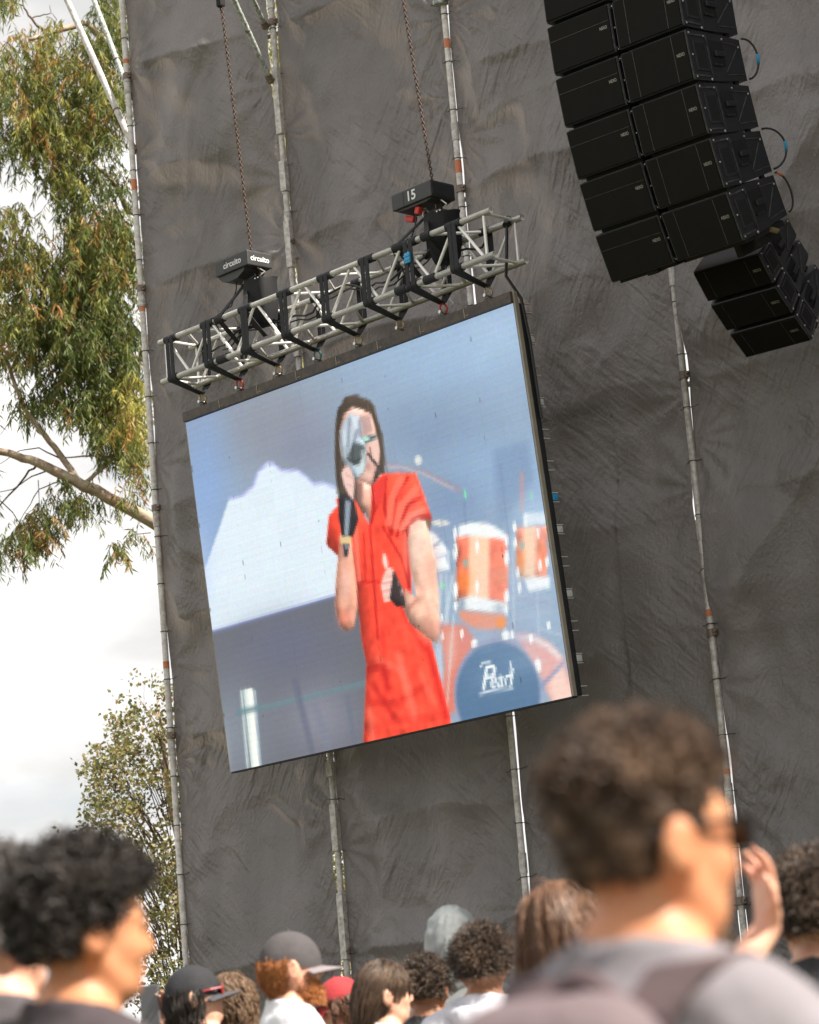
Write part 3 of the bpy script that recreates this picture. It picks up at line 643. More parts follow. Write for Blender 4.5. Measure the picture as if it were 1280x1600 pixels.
for yy in (1215, 1260, 1305, 1345): line(s4([(475, yy), (540, yy - 12)]), 2, (205, 120, 112), 1, .7)
poly(s4([(548, 1170), (612, 1290), (624, 1400), (560, 1392), (525, 1345)]), (66, 56, 58), 2, 1, 5); spot(s4([(598, 1300)])[0], 2, 6, (210, 190, 190), .8); spot(s4([(575, 1250)])[0], 1.5, 3, (180, 160, 160), .8)
# LED texture: module tint, scan lines, dead pixels
IMG = boxblur(IMG, 1)
IMG = (126 + (IMG - 128) * 1.10) * np.array([1.0, 1.0, .965])
IMG = IMG.reshape(GY, 2, GX, 2, 3).mean((1, 3))
tint = np.repeat(np.repeat(RNG.normal(1, .004, (12, 16, 1)), 25, 0), 25, 1)
IMG = IMG * tint * (1 + RNG.normal(0, .012, IMG.shape)) * (1 + 0.010 * np.sin(np.arange(GY) * 2.05))[:, None, None]
for k in range(60):
    cx = int(np.clip(RNG.normal(0, .3) + RNG.integers(0, 9) * GX / 8, 0, GX - 1)); cy = RNG.integers(0, GY - 8); ln = RNG.integers(1, 6)
    IMG[cy:cy + ln, cx] *= RNG.uniform(.7, .9)
LED = lin(np.clip(IMG, 0, 255))

def led_mat():
    mt = bpy.data.materials.new('led_face'); mt.use_nodes = True; t = mt.node_tree; b = t.nodes['Principled BSDF']
    at = t.nodes.new('ShaderNodeVertexColor'); at.layer_name = 'led'
    b.inputs['Base Color'].default_value = (0.02, 0.02, 0.02, 1); b.inputs['Roughness'].default_value = 0.55; b.inputs['Specular IOR Level'].default_value = 0.12
    t.links.new(at.outputs['Color'], b.inputs['Emission Color']); b.inputs['Emission Strength'].default_value = 1.02 / 2 ** SC.view_settings.exposure
    return mt
M['led'] = led_mat()
M['panel_back'] = mat('black_panel_case', (0.02, 0.02, 0.022), 0.5)

scrn = thing('led_screen', scr(.5, 1), 'large tilted video screen of square panels showing a masked singer in red', 'screen')
NC, NR = 8, 6; CX, CY = GX // NC, GY // NR
for r in range(NR):
    for c in range(NC):
        n = CX + 1; gap = 0.00005
        us = (c + np.linspace(0, 1, n)) / NC; us[0] += gap / SW; us[-1] -= gap / SW
        vs = (r + np.linspace(0, 1, CY + 1)) / NR; vs[0] += gap / SH; vs[-1] -= gap / SH
        off = random.uniform(-.0003, .0003)
        U_, V_ = np.meshgrid(us, vs)
        P = SCn + ((U_ - .5) * SW)[..., None] * SA + ((.5 - V_) * SH)[..., None] * SU + off * SN
        idx = np.arange((CY + 1) * n).reshape(CY + 1, n)
        F = np.stack([idx[:-1, :-1], idx[1:, :-1], idx[1:, 1:], idx[:-1, 1:]], -1).reshape(-1, 4)
        P = P.reshape(-1, 3); k0 = len(P); cn = [idx[0, 0], idx[0, -1], idx[-1, -1], idx[-1, 0]]
        P = np.concatenate([P, P[cn] - SN * 0.001, P[cn] - SN * 0.06]); a, b = k0, k0 + 4
        side = [(a + i, a + (i + 1) % 4, b + (i + 1) % 4, b + i) for i in range(4)] + [(b, b + 1, b + 2, b + 3)]
        me = fast_mesh('panel', P, np.concatenate([F, np.array(side)]), False)
        mi = np.zeros(len(F) + 5, np.int32); mi[len(F):] = 1; me.materials.append(M['led']); me.materials.append(M['panel_back']); me.polygons.foreach_set('material_index', mi)
        at = me.color_attributes.new('led', 'FLOAT_COLOR', 'POINT')
        ci = np.clip(np.round(U_ * GX - .5).astype(int), 0, GX - 1); ri = np.clip(np.round(V_ * GY - .5).astype(int), 0, GY - 1)
        colr = np.ones((len(P), 4), np.float32); colr[:k0, :3] = LED[ri, ci].reshape(-1, 3); at.data.foreach_set('color', colr.ravel())
        link('panel', me, None, scrn)
ax3 = (SA, SU, SN)
b = MB(); b.bbox(scr(.5, 0, -.012) + SU * 0.047, ax3, (SW + 0.01, 0.085, 0.075), 0.006); hb = link('header_bar', b, M['frame_black'], scrn)
for k in range(8):
    b = MB(); c = scr((k + .5) / 8, 0, -.012) + SU * 0.098; b.bbox(c, ax3, (0.05, 0.022, 0.05), 0.004); link('lug', b, M['frame_black'], hb)
for k in range(1, 8, 1):
    b = MB(); c = scr(k / 8, 0, 0.028) + SU * 0.047; b.box(c, ax3, (0.008, 0.07, 0.003)); b.box(c + SA * .03 - SU * .02, ax3, (0.03, 0.006, 0.003)); link('joint_plate', b, M['frame_beige'], hb)
b = MB(); b.bbox(scr(1, .5, -.021) + SA * 0.0115 + SU * 0.045, ax3, (0.02, SH + 0.09, 0.040), 0.003); link('side_profile', b, M['frame_beige'], scrn)
b = MB(); b.bbox(scr(1, .5, -.075) + SA * 0.008, ax3, (0.014, SH, 0.060), 0.004); b.bbox(scr(1, .5, -.092) + SA * 0.017, ax3, (0.006, SH, 0.006), 0.001); rear = link('rear_frame', b, M['panel_back'], scrn)
b = MB(); b.bbox(scr(.5, 1, -.035) - SU * 0.006, ax3, (SW, 0.010, 0.06), 0.003); link('bottom_profile', b, M['panel_back'], scrn)
b = MB(); b.bbox(scr(0, .5, -.032) - SA * 0.006, ax3, (0.01, SH, 0.06), 0.002); link('side_profile', b, M['frame_beige'], scrn)
for k in range(13):
    v = 0.012 + k * 0.976 / 12; c = scr(1, v, -.13) + SA * 0.010
    for e in (-1, 1):
        b = MB(); b.bbox(c + SU * 0.035 * e, ax3, (0.02, 0.007, 0.075), 0.002); link('bracket', b, M['latch'], rear)
    if k % 2 == 1 and k != 5 or k == 6:
        b = MB(); b.bbox(c + SN * 0.005, ax3, (0.03, 0.05, 0.055), 0.005); b.box(c + SA * 0.017, ax3, (0.004, 0.02, 0.02)); link('latch', b, M['latch'] if k != 6 else M['blue_plastic'], rear)
for i in range(1, 8):
    b = MB(); b.bbox(scr(i / 8, .5, -.10), ax3, (0.04, SH, 0.05), 0.004); link('rear_rail', b, M['panel_back'], scrn)
# ------------------------------------------------------------------ box truss above the screen
T0 = np.array([-1.9917, 22.7257, 7.9737 + DZ]); TL_, TH, TD = 3.986, 0.344, 0.3375
SB = -SNh
def T(s, d, h): return T0 + SA * s + SB * d - WZ * h
truss = thing('box_truss', T(TL_ / 2, TD / 2, TH), 'silver aluminium box truss hanging above the video screen', 'truss')
cr_ = 0.025
for d, h in ((0, 0), (0, TH), (TD, 0), (TD, TH)):
    b = MB(); b.smooth = True; b.pipe(T(0, d, h), T(TL_, d, h), cr_, 16); link('chord', smooth_by_angle(b.mesh('chord')), M['alu'], truss)
nb = 13; x0 = 0.09; bay = (TL_ - 2 * x0) / nb
faces = [((0, 0), (0, TH), 0), ((TD, 0), (TD, TH), 1), ((0, 0), (TD, 0), 1), ((0, TH), (TD, TH), 0)]
for (da, ha), (db, hb_), ph in faces:
    for k in range(nb):
        (d1, h1), (d2, h2) = ((da, ha), (db, hb_)) if (k + ph) % 2 == 0 else ((db, hb_), (da, ha))
        b = MB(); b.smooth = True; b.path([T(x0 + k * bay + .015, d1, h1), T(x0 + (k + 1) * bay - .015, d2, h2)], 0.0125, 8); link('brace', smooth_by_angle(b.mesh('brace')), M['alu'], truss)
    for s in (x0 - .01, TL_ - x0 + .01):
        b = MB(); b.smooth = True; b.path([T(s, da, ha), T(s, db, hb_)], 0.0125, 8); link('end_strut', smooth_by_angle(b.mesh('end_strut')), M['alu'], truss)
M['truss_cable'] = M['cable']
b = MB(); pts = []
for k in range(40):
    s = 0.2 + 3.5 * k / 39; pts.append(T(s, TD * .75 + .03 * sin(k * .9), .08 + .05 * sin(k * .55) + .02 * sin(k * 1.7)))
b.path(pts, 0.009, 6); b.path([p + SB * .03 - WZ * .03 for p in pts[3:-6]], 0.007, 6)
tag(link('power_cable', b, M['cable']), 'black cables lying along the inside of the truss', 'cable')

# ---- slings and shackles, one pair for each column of panels
shm = ['brass', 'red_paint', 'brass', 'teal_paint', 'brass', 'brass', 'red_paint', 'brass']
ordn = ['leftmost', 'second from the left', 'third from the left', 'fourth from the left', 'fourth from the right', 'third from the right', 'second from the right', 'rightmost']
shl = ['gilt shackle at the left end of the screen', 'red shackle second from the left on the screen top', 'gilt shackle third from the left on the screen top', 'dark teal shackle on the screen top',
       'gilt shackle fourth from the right on the screen top', 'gilt shackle third from the right on the screen top', 'reddish shackle second from the right on the screen top', 'gilt shackle at the right end of the screen']
for k in range(8):
    P = scr((k + .5) / 8, 0, -.012) + SU * 0.165
    s = float(np.dot(P - T0, SA)) - 0.05
    t = thing('shackle', P - WZ * .05, shl[k], 'shackle', 'shackles along the screen top')
    b = MB(); b.smooth = True; b.ring(P - SU * .008, unit(SA + SNh * .3), 0.030, 0.008, 16, 6, sy=1.25); link('bow', b, M['brass'] if shm[k] == 'brass' else M[shm[k]], t)
    b = MB(); b.tube(P - SU * .042 - SNh * .035, P - SU * .042 + SNh * .04, 0.009, 8); b.path([P - SU * .042 + SNh * .04, P - SU * .042 + SNh * .052], 0.014, 8); link('pin', b, M['steel'], t)
    t = thing('hanging_strap', P, 'black webbing sling from the truss to the screen, ' + (ordn[k] if k != 6 else 'the one with a blue buckle'), 'strap', 'slings between truss and screen')
    ro = cr_ + 0.006; hook = P + SU * .03
    for e in (-1, 1):
        w_ = 0.042; sh = SA * (e * 0.024 + random.uniform(-.006, .006))
        def ringpts(d, h, a0, a1, n=8): return [T(s, d, h) + sh + (SNh * cos(a) + WZ * sin(a)) * ro for a in np.linspace(a0, a1, n)]
        front = ringpts(0, 0, 4.4, 0.0, 12) + ringpts(0, TH, 0.1, -1.0, 5) + [hook + SNh * .004 + sh * .35]
        if e < 0: b = MB()
        fr = front; b.path(fr, 1, flat=(SA, w_, 0.006))
        back = ringpts(TD, 0, -1.2, pi, 12) + ringpts(TD, TH, pi - .1, pi + 1.0, 5) + [hook - SNh * .004 + sh * .35]
        b.path(back, 1, flat=(SA, w_, 0.006))
    link('webbing', b, M['webbing'], t)
    b = MB()
    for e in (-.5, .5):
        b = MB(); b.path([T(s, 0, 0) + SA * (.05 * e * 2 + a_) for a_ in (-.028, .028)], cr_ + 0.009, 12); link('wrap', b, M['webbing'], t)
    b = MB(); b.path([T(s, 0, TH) + SA * a_ for a_ in (-.057, .057)], cr_ + 0.007, 12); link('wrap', b, M['webbing'], t)
    if k == 6:
        b = MB(); b.bbox(T(s, 0, .13) + SNh * .04, (SA, SNh, WZ), (0.062, 0.02, 0.085), 0.008)
        for e in (-1, 1): b.box(T(s, 0, .13 + .016 * e) + SNh * .052, (SA, SNh, WZ), (0.066, 0.006, 0.012))
        link('buckle', b, M['blue_plastic'], t)

# ---- chain hoists
def mesh_text(txt, size, org, ux, uy, nrm, name, parent, mt, thick=0.0):
    me = glyphs(txt, 0, size, .022)
    for v in me.vertices:
        p = org + ux * v.co.x + uy * v.co.y + nrm * 0.0; v.co = Vector(p)
    me.materials.clear(); me.materials.append(mt); return link(name, me, None, parent)
def chain_mesh(a, b_):
    b = MB(); b.smooth = True; a = np.asarray(a); b_ = np.asarray(b_); Ln = np.linalg.norm(b_ - a); t = unit(b_ - a); n = int(Ln / 0.027)
    u = unit(np.cross(t, [0.3, 1, 0])); v = np.cross(t, u)
    for k in range(n):
        c = a + t * (k + .5) * Ln / n; x = u if k % 2 else v
        b.path([c + t * 0.0170 * sin(q) + x * 0.0105 * cos(q) for q in np.linspace(0, 2 * pi, 9)[:-1]], 0.0055, 5, closed=True)
    return b
def hoist(c4, depth, label, txt, side_txt, chain_to, red, kind):
    TLc, TRc, BRc, BLc = c4
    mid = T(0, TD / 2, 0) + SNh * (depth / 2)
    q = [on_plane(x, y, mid, SNh) for x, y in c4]
    Wd = float(np.dot((q[1] + q[2]) / 2 - (q[0] + q[3]) / 2, SA)); Ht = float(((q[0] + q[1]) / 2 - (q[2] + q[3]) / 2)[2])
    fc = sum(q) / 4; c = fc - SNh * depth / 2; ax = (SA, SNh, WZ)
    t = thing('chain_hoist', c - WZ * Ht / 2, label, 'chain hoist', 'chain hoists carrying the truss')
    # housing: six-sided when seen from below, with a belly
    b = MB(); b.bbox(c, ax, (Wd, depth, Ht), 0.008); body = link('housing', b, M['hoist'], t)
    b = MB()
    if kind == 0:
        prof = [(-.48, 0), (-.46, -.02), (-.36, -.055), (-.15, -.075), (.1, -.07), (.30, -.03), (.34, 0)]
    else:
        prof = [(-.44, 0), (-.42, -.012), (-.2, -.022), (.3, -.022), (.42, -.012), (.44, 0)]
    vs = []
    for sx in (-1, 1):
        for (x, z) in prof: vs.append(c + SA * x * Wd + SNh * sx * depth * .42 + WZ * (z - Ht / 2 + .002))
    k = len(prof); fs = [(i, i + 1, k + i + 1, k + i) for i in range(k - 1)] + [tuple(range(k))[::-1], tuple(range(k, 2 * k))]
    b.add(vs, fs); link('belly', b, M['hoist'], t)
    b = MB(); b.box(c + SNh * (depth / 2 + .0005) - SA * Wd * .2, ax, (0.003, 0.002, Ht * .9)); link('seam', b, M['recess'], body)
    b = MB(); b.bbox(c + WZ * (Ht / 2 + .003), ax, (Wd * .97, depth * .94, 0.006), 0.002); link('lid', b, M['trim'], body)
    uy = WZ
    mesh_text(txt, 0.074 if kind == 0 else 0.11, fc + SNh * .0025 + (SA * .015 if kind == 0 else SA * .0) + WZ * .0, SA, uy, SNh, 'lettering', body, M['white_print'])
    if side_txt: mesh_text(side_txt, 0.066, c + SA * (Wd / 2 + .0025), SB, uy, SA, 'lettering', body, M['white_print'])
    else:
        b = MB(); b.bbox(c + SA * (Wd / 2 + .001), (SB, WZ, SA), (depth * .9, Ht * .82, 0.006), 0.002); link('end_panel', b, M['cabinet'], body)
    top = c + WZ * Ht / 2 + SA * Wd * .27
    far = on_plane(chain_to[0], chain_to[1], T(0, TD / 2, 0), SNh); far = far + unit(far - top) * 0.7
    link('chain', chain_mesh(top, far), M['chain'], t)
    # hook, shackle and bridle down to the truss
    hk = c - WZ * (Ht / 2 + .05) + SA * Wd * .03
    b = MB(); b.smooth = True; b.tube(hk + WZ * .06, hk + WZ * .02, 0.012, 8); b.ring(hk - WZ * .015, SNh, 0.03, 0.009, 14, 6, a0=-1.2, a1=4.2); link('hook', b, M['brass' if kind == 0 else 'steel'], t)
    b = MB()
    for e in (-1, 1):
        ee = T(float(np.dot(hk - T0, SA)) + e * .16, 0, 0)
        for d in (0, TD):
            qd = ee + SB * d; b.path([hk - WZ * .04, qd + WZ * .03, qd + (SNh if d == 0 else SB) * .033, qd - WZ * .035], 1, flat=(SA, .05, .008))
            b.path([qd - SA * .05, qd + SA * .05], cr_ + .011, 12)
            if d == 0: b.path([qd + SNh * .03, qd + SB * TD * .6 - WZ * TH * .6, qd + SB * .02 - WZ * (TH - .03)], 1, flat=(SA, .05, .008))
        b.path([ee - WZ * TH - SA * .06, ee - WZ * TH + SA * .06], cr_ + .010, 12)
    link('bridle', b, M['webbing'], t)
    # chain bag
    bc = c + SA * Wd * (.40 if kind == 0 else .36) - WZ * (Ht / 2 + .10) + SB * .03
    hh = .40; b = MB(); w0, w1 = .108, .085
    rim = []
    for lv, (z, w_) in enumerate(((0, w0), (-.03, w0), (-.2, w0 * .97), (-hh + .05, w1), (-hh, w1 * .75))):
        for a in np.linspace(0, 2 * pi, 17)[:-1]:
            r_ = w_ / max(abs(cos(a)), abs(sin(a))) ** 1.0 * (1 + .05 * sin(a * 3 + lv * 2)); rim.append(bc + SA * r_ * cos(a) + SB * r_ * sin(a) * .85 + WZ * (z + .012 * sin(a * 2 + lv)))
    fs = [(l * 16 + j, l * 16 + (j + 1) % 16, (l + 1) * 16 + (j + 1) % 16, (l + 1) * 16 + j) for l in range(4) for j in range(16)] + [tuple(64 + j for j in range(16))]
    b.smooth = True; b.add(rim, fs); bag = link('chain_bag', b, M['bag'], t)
    link('bag_chain', chain_mesh(bc + WZ * .09, bc + WZ * -.1), M['chain'], t)
    b = MB()
    for e in (-1, 1): b.path([bc + SA * e * .11 + SNh * .09 + WZ * .0, bc + SA * e * .06 + WZ * .055, c - WZ * Ht * .5 + SA * Wd * .35 + SA * e * .03], 0.006, 6)
    for e in (.45, .75): b.path([bc + SA * e * .12 + SNh * .107 - WZ * .02, bc + SA * e * .12 + SNh * .112 - WZ * .02], 0.006, 8)
    link('bag_eyelet', b, M['steel'], bag)
    if kind == 0:
        b = MB(); b.bbox(c - SA * Wd * .17 + WZ * (Ht / 2 + .012), ax, (.03, .03, .02), .004); link('cap', b, M['latch'], body)
    if red:
        for e, (x, y, wd, h_) in enumerate(((-.30, -.07, .10, .05), (.02, -.05, .05, .06))):
            b = MB(); cc = c + SA * x * Wd + WZ * (-Ht / 2 + y) + SNh * (.02 + .05 * e)
            b.bbox(cc, (unit(SA - WZ * .35), SNh, unit(WZ + SA * .35)), (wd, .05, h_), .012); link('red_tag', b, M['red_paint'], t)
    pts = [c - WZ * Ht / 2 - SA * .05 + SNh * .03, c - WZ * (Ht / 2 + .14) - SA * .06 + SNh * .05, c - WZ * (Ht / 2 + .26) - SA * .12 + SNh * .06, T(float(np.dot(c - T0, SA)) - .22, 0, -.02) + SNh * .02, T(float(np.dot(c - T0, SA)) - .2, .1, .2)]
    b = MB(); b.path(pts, 0.006, 6); link('control_cable', b, M['cable'], t)
hoist([(335.5, 411.5), (386, 389.6), (387, 413.5), (337, 432.8)], 0.27, 'charcoal chain hoist with white lettering on two sides, above the left part of the truss', 'circuito', 'circuito', (345, 0), False, 0)
hoist([(610, 307), (672.7, 280.5), (674, 304.5), (614, 331)], 0.26, 'dark grey chain hoist numbered 15 above the right part of the truss', '15', None, (630, 0), True, 1)
p = on_plane(345, 6, T(0, TD / 2, 0), SNh)
b = MB(); b.bbox(p + WZ * .02, (SA, SNh, WZ), (.06, .06, .1), .015); b.path([p - WZ * .03, p - WZ * .06], .012, 8)
tag(link('hook_block', b, M['bag']), 'small black block on the hoist chain at the top edge', 'hook block')
b = MB(); e = T(TL_ - .06, 0, TH); top = T(TL_ - .12, TD, 0)
b.path([top + SB * .03, top + SNh * .05 - WZ * .05, T(TL_ - .1, TD * .7, TH * .8), scr(1, 0) + SU * .22 + SA * -.03, scr(1, 0, -.06) + SU * .03 + SA * .035, scr(1, .1, -.07) + SA * .05, scr(1, .3, -.075) + SA * .045], .012, 8)
b.path([top + SA * -.02 + WZ * .03, top - WZ * .04 + SNh * .06], .028, 8)
tag(link('feed_cable', b, M['cable']), 'black cable from the right end of the truss to the screen corner', 'cable')

# ------------------------------------------------------------------ loudspeakers
def cab_parts(kind, W, H, Dp):
    root = bpy.data.objects.new('speaker_cabinet', None); COL.objects.link(root)
    X, Y, Z = np.eye(3)
    tp = 0.030 if kind != 'down' else 0.055
    # wedge-shaped enclosure, chamfered at the back
    b = MB(); cfr = .006
    lay = [(0.0, cfr), (cfr, 0.0), (Dp * .38, 0.002), (Dp - .03, tp), (Dp, tp + .02)]
    vs = []
    for y, ins in lay:
        sx = .006 if y == 0 else (0 if y < Dp - .02 else .02)
        vs += [(sx, y, -ins), (W - sx, y, -ins), (W - sx, y, -H + ins), (sx, y, -H + ins)]
    fs = [(0, 3, 2, 1)] + [(l * 4 + j, l * 4 + (j + 1) % 4, l * 4 + 4 + (j + 1) % 4, l * 4 + 4 + j) for l in range(len(lay) - 1) for j in range(4)] + [tuple(len(lay) * 4 - 4 + j for j in (0, 1, 2, 3))]
    b.add(vs, fs); body = link('enclosure', b, M['cabinet'], root)
    # front grille, with its seams
    b = MB(); g0 = .010
    b.bbox((W / 2, -.004, -H / 2), np.eye(3), (W - 2 * g0, .02, H - 2 * g0), .005); gr = link('grille', b, M['grille'], root)
    if kind == 'bass':
        b = MB(); b.box((W / 2, -.0147, -H * .34), np.eye(3), (W - 2 * g0 - .01, .0015, .0022)); link('seam_strip', b, M['trim'], gr)
    else:
        for fx in ((.19, .785) if kind == 'main' else (.16, .77)):
            b = MB(); b.box((W * fx, -.0147, -H / 2), np.eye(3), (.0028, .0015, H - 2 * g0 - .006)); link('seam_strip', b, M['trim'], gr)
    b = MB()
    for x in (g0 * .45, W - g0 * .45):
        b = MB(); b.box((x, -.0035, -H / 2), np.eye(3), (.0035, .008, H * .94)); link('edge_strip', b, M['trim'], body)
    me = glyphs('NEXO', 0, .032, .02)
    bx_, bz = (W * .88, -H * .46)
    for v in me.vertices: v.co = Vector((bx_ + v.co.x * .75, -.0152, bz + v.co.y))
    me.materials.clear(); link('badge', me, [M['badge']], gr)
    # right side: recessed panel, handle, ribs, bolts
    def side(name, mb, mt, par): return link(name, mb, mt, par)
    b = MB(); b.bbox((W + .001, Dp * .19, -H / 2), np.eye(3), (.012, Dp * .22, H * .62), .004); pn = side('side_panel', b, M['cabinet'], body)
    b = MB(); b.bbox((W + .0065, Dp * .19, -H / 2), np.eye(3), (.004, Dp * .17, H * .50), .002); side('recess', b, M['recess'], pn)
    for c_, z_ in (((W + .004, Dp * .325, -H * .5), (.008, .012, H * .86)), ((W + .0035, Dp * .155, -H * .09), (.008, Dp * .28, .012)), ((W + .0035, Dp * .155, -H * .91), (.008, Dp * .28, .012))):
        b = MB(); b.box(c_, np.eye(3), z_); side('rib', b, M['trim'], body)
    for p0, p1, r_ in (((.60, .80), (.86, .30), .005), ((.62, .18), (.92, .22), .004), ((.62, .84), (.92, .80), .004)):
        b = MB(); b.path([(W + .003, Dp * p0[0], -H * p0[1]), (W + .003, Dp * p1[0], -H * p1[1])], r_, 6); side('rib', b, M['trim'], body)
    b = MB(); b.bbox((W + .001, Dp * .50, -H * .42), np.eye(3), (.006, Dp * .23, H * .50), .002); hd = side('handle', b, M['recess'], body)
    b = MB(); b.bbox((W + .014, Dp * .505, -H * .44), np.eye(3), (.026, Dp * .17, H * .12), .008); b.bbox((W + .008, Dp * .47, -H * .66), np.eye(3), (.014, Dp * .14, H * .05), .005); side('grip', b, M['cabinet'], hd)
    for (y, z) in ((.04, .06), (.04, .94), (.29, .10), (.30, .97), (.04, .5), (.62, .12), (.9, .25)):
        b = MB(); b.smooth = True; b.path([(W + .001, Dp * y, -H * z), (W + .009, Dp * y, -H * z)], .0075 if z < .95 else .011, 8); side('bolt', b, M['steel'], body)
    b = MB()
    for x in (.03, W - .03):
        for y_, z_, sz in ((Dp * .31, -H - .012, (.02, .07, .05)), (Dp * .8, -H + tp * .5, (.02, .05, .08))):
            b = MB(); b.box((x, y_, z_), np.eye(3), sz); link('rigging_link', b, M['recess'], root)
    if kind != 'down':
        b = MB(); b.box((W / 2, Dp * .40, -H - .012), np.eye(3), (W - .05, Dp * .62, .030)); link('gap_light_block', b, M['recess'], root)  # black filler added between rows to stop light through the gap
    return root
def place(root, p, a, n, t):
    f = n * cos(t) - WZ * sin(t); up = WZ * cos(t) + n * sin(t)
    mm = Matrix.Identity(4)
    for i in range(3): mm[i][0] = a[i]; mm[i][1] = -f[i]; mm[i][2] = up[i]; mm[i][3] = p[i]
    root.matrix_world = mm
AY = 0.7144; aA = np.array([cos(AY), -sin(AY), 0.0]); aN = np.array([-sin(AY), -cos(AY), 0.0])
tilts = [0.0928, 0.1649, 0.2421, 0.3301, 0.4234]; gp = 0.0474
cabW, cabH = .57, .345
p = np.array([1.303, 19.0341, 9.0433 + DZ]); rows = []
up0 = WZ * cos(.045) + aN * sin(.045)
rows.append((p + up0 * (cabH + gp), .045))
for t_ in tilts:
    rows.append((p, t_)); p = p + (-WZ * cos(t_) - aN * sin(t_)) * (cabH + gp)
pb = cab_parts('bass', cabW - .006, cabH + .018, .70); pm = cab_parts('main', cabW, cabH + .018, .70)
nth = ['topmost, cut by the frame', 'second from the top', 'third from the top', 'third from the bottom', 'second from the bottom', 'lowest']
for i, (pp, t_) in enumerate(rows):
    o = pb if i == 0 else copy_tree(pb); place(o, pp, aA, aN, t_)
    tag(o, f'black loudspeaker in the left column of the stack, {nth[i]} of six', 'loudspeaker', 'loudspeakers hung in two columns')
    if i == 0: continue
    o = pm if i == 1 else copy_tree(pm); place(o, pp + aA * 0.5976, aA, aN, t_)
    tag(o, f'black loudspeaker in the right column of the stack, {("topmost", "second from the top", "middle one", "second from the bottom", "lowest")[i - 1]} of five', 'loudspeaker', 'loudspeakers hung in two columns')
k_ = 0.978
e0 = np.array([0, 0, 1.5]); p = e0 + (np.array([2.2753, 20.0215, 7.3928]) - e0) * k_ + np.array([0, 0, DZ])
DY = 0.6572; dA = np.array([cos(DY), -sin(DY), 0.0]); dN = np.array([-sin(DY), -cos(DY), 0.0]); dW, dH = .5759 * k_, .2638 * k_
pd = cab_parts('down', dW, dH, .64)
dtop = p.copy()
for i, t_ in enumerate((.7332, .90, .9663)):
    o = pd if i == 0 else copy_tree(pd); place(o, p, dA, dN, t_)
    tag(o, f'small black loudspeaker aimed down below the stack, {("upper", "middle", "lowest")[i]} of three', 'loudspeaker', 'small loudspeakers aimed down at the crowd')
    p = p + (-WZ * cos(t_) - dN * sin(t_)) * (dH + .0338 * k_)
# frame that carries the small loudspeakers
lp, lt = rows[-1]; lf = aN * cos(lt) - WZ * sin(lt); lup = WZ * cos(lt) + aN * sin(lt)
c = lp + aA * .9 - lf * .42 - lup * (cabH + .03)
t = thing('bumper_frame', c, 'black rigging frame between the main stack and the small loudspeakers', 'rigging frame')
b = MB(); b.bbox(c, (aA, lf, lup), (.50, .40, .045), .006); link('plate', b, M['recess'], t)
b = MB(); b.bbox(c - lup * .07 - lf * .05, (aA, lf, lup), (.06, .30, .10), .01); b.bbox(c - lup * .05 + aA * .18, (aA, lf, lup), (.03, .30, .08), .01); link('arm', b, M['recess'], t)
b = MB(); b.bbox(lp + aA * .33 - lf * .1 - lup * (cabH + .03), (aA, lf, lup), (.10, .12, .05), .01); link('foot', b, M['recess'], t)
b = MB(); b.path([c + aA * .26 + lf * .02, c + aA * .26 - lf * .05 - lup * .03], .02, 8); link('pin', b, M['brass'], t)
# loops of cable at the backs
for i, (r_, col, lab) in enumerate(((2, 'blue_plastic', 'black cable loop with a blue sleeve at the back of the stack, upper one'), (4, 'blue_plastic', 'black cable loop with a blue sleeve at the back of the stack, lower one'), (5, 'orange_tape', 'black cable with an orange sleeve behind the lowest right cabinet'))):
    pp, t_ = rows[r_]; f = aN * cos(t_) - WZ * sin(t_); up = WZ * cos(t_) + aN * sin(t_)
    o_ = pp + aA * (.5976 + cabW - .02) - f * .68
    t = thing('speaker_cable', o_, lab, 'cable', 'cables at the back of the stack')
    rr = (.07, .10, .05)[i]
    pts = [o_ + aA * (.02 + rr * 1.0 * sin(a)) - f * (.02 + rr * .9 * sin(a)) + up * (-.02 - .15 + .15 * cos(a)) for a in np.linspace(0, pi, 14)]
    b = MB(); b.smooth = True; b.path(pts, .008, 8); link('lead', b, M['cable'], t)
    b = MB(); b.smooth = True; b.path(pts[6:9] if i < 2 else pts[1:4], .0115, 8); link('sleeve', b, M[col], t)
# ------------------------------------------------------------------ trees
def leaf_mat(name, c0, c1, c2, trans=0.45):
    mt = bpy.data.materials.new(name); mt.use_nodes = True; t = mt.node_tree; b = t.nodes['Principled BSDF']; o = t.nodes['Material Output']
    at = t.nodes.new('ShaderNodeVertexColor'); at.layer_name = 'tint'
    sp = t.nodes.new('ShaderNodeSeparateColor'); t.links.new(at.outputs['Color'], sp.inputs[0])
    m1 = t.nodes.new('ShaderNodeMixRGB'); m1.inputs[1].default_value = (*c0, 1); m1.inputs[2].default_value = (*c1, 1); t.links.new(sp.outputs[0], m1.inputs[0])
    m2 = t.nodes.new('ShaderNodeMixRGB'); m2.inputs[2].default_value = (*c2, 1); t.links.new(m1.outputs[0], m2.inputs[1]); t.links.new(sp.outputs[1], m2.inputs[0])
    t.links.new(m2.outputs[0], b.inputs['Base Color']); b.inputs['Roughness'].default_value = 0.5; b.inputs['Specular IOR Level'].default_value = 0.35
    tr = t.nodes.new('ShaderNodeBsdfTranslucent'); t.links.new(m2.outputs[0], tr.inputs['Color'])
    ms = t.nodes.new('ShaderNodeMixShader'); ms.inputs[0].default_value = trans
    t.links.new(b.outputs[0], ms.inputs[1]); t.links.new(tr.outputs[0], ms.inputs[2]); t.links.new(ms.outputs[0], o.inputs['Surface']); return mt
M['euc_leaf'] = leaf_mat('eucalyptus_leaf', (0.11, 0.155, 0.042), (0.48, 0.45, 0.11), (0.48, 0.22, 0.075))
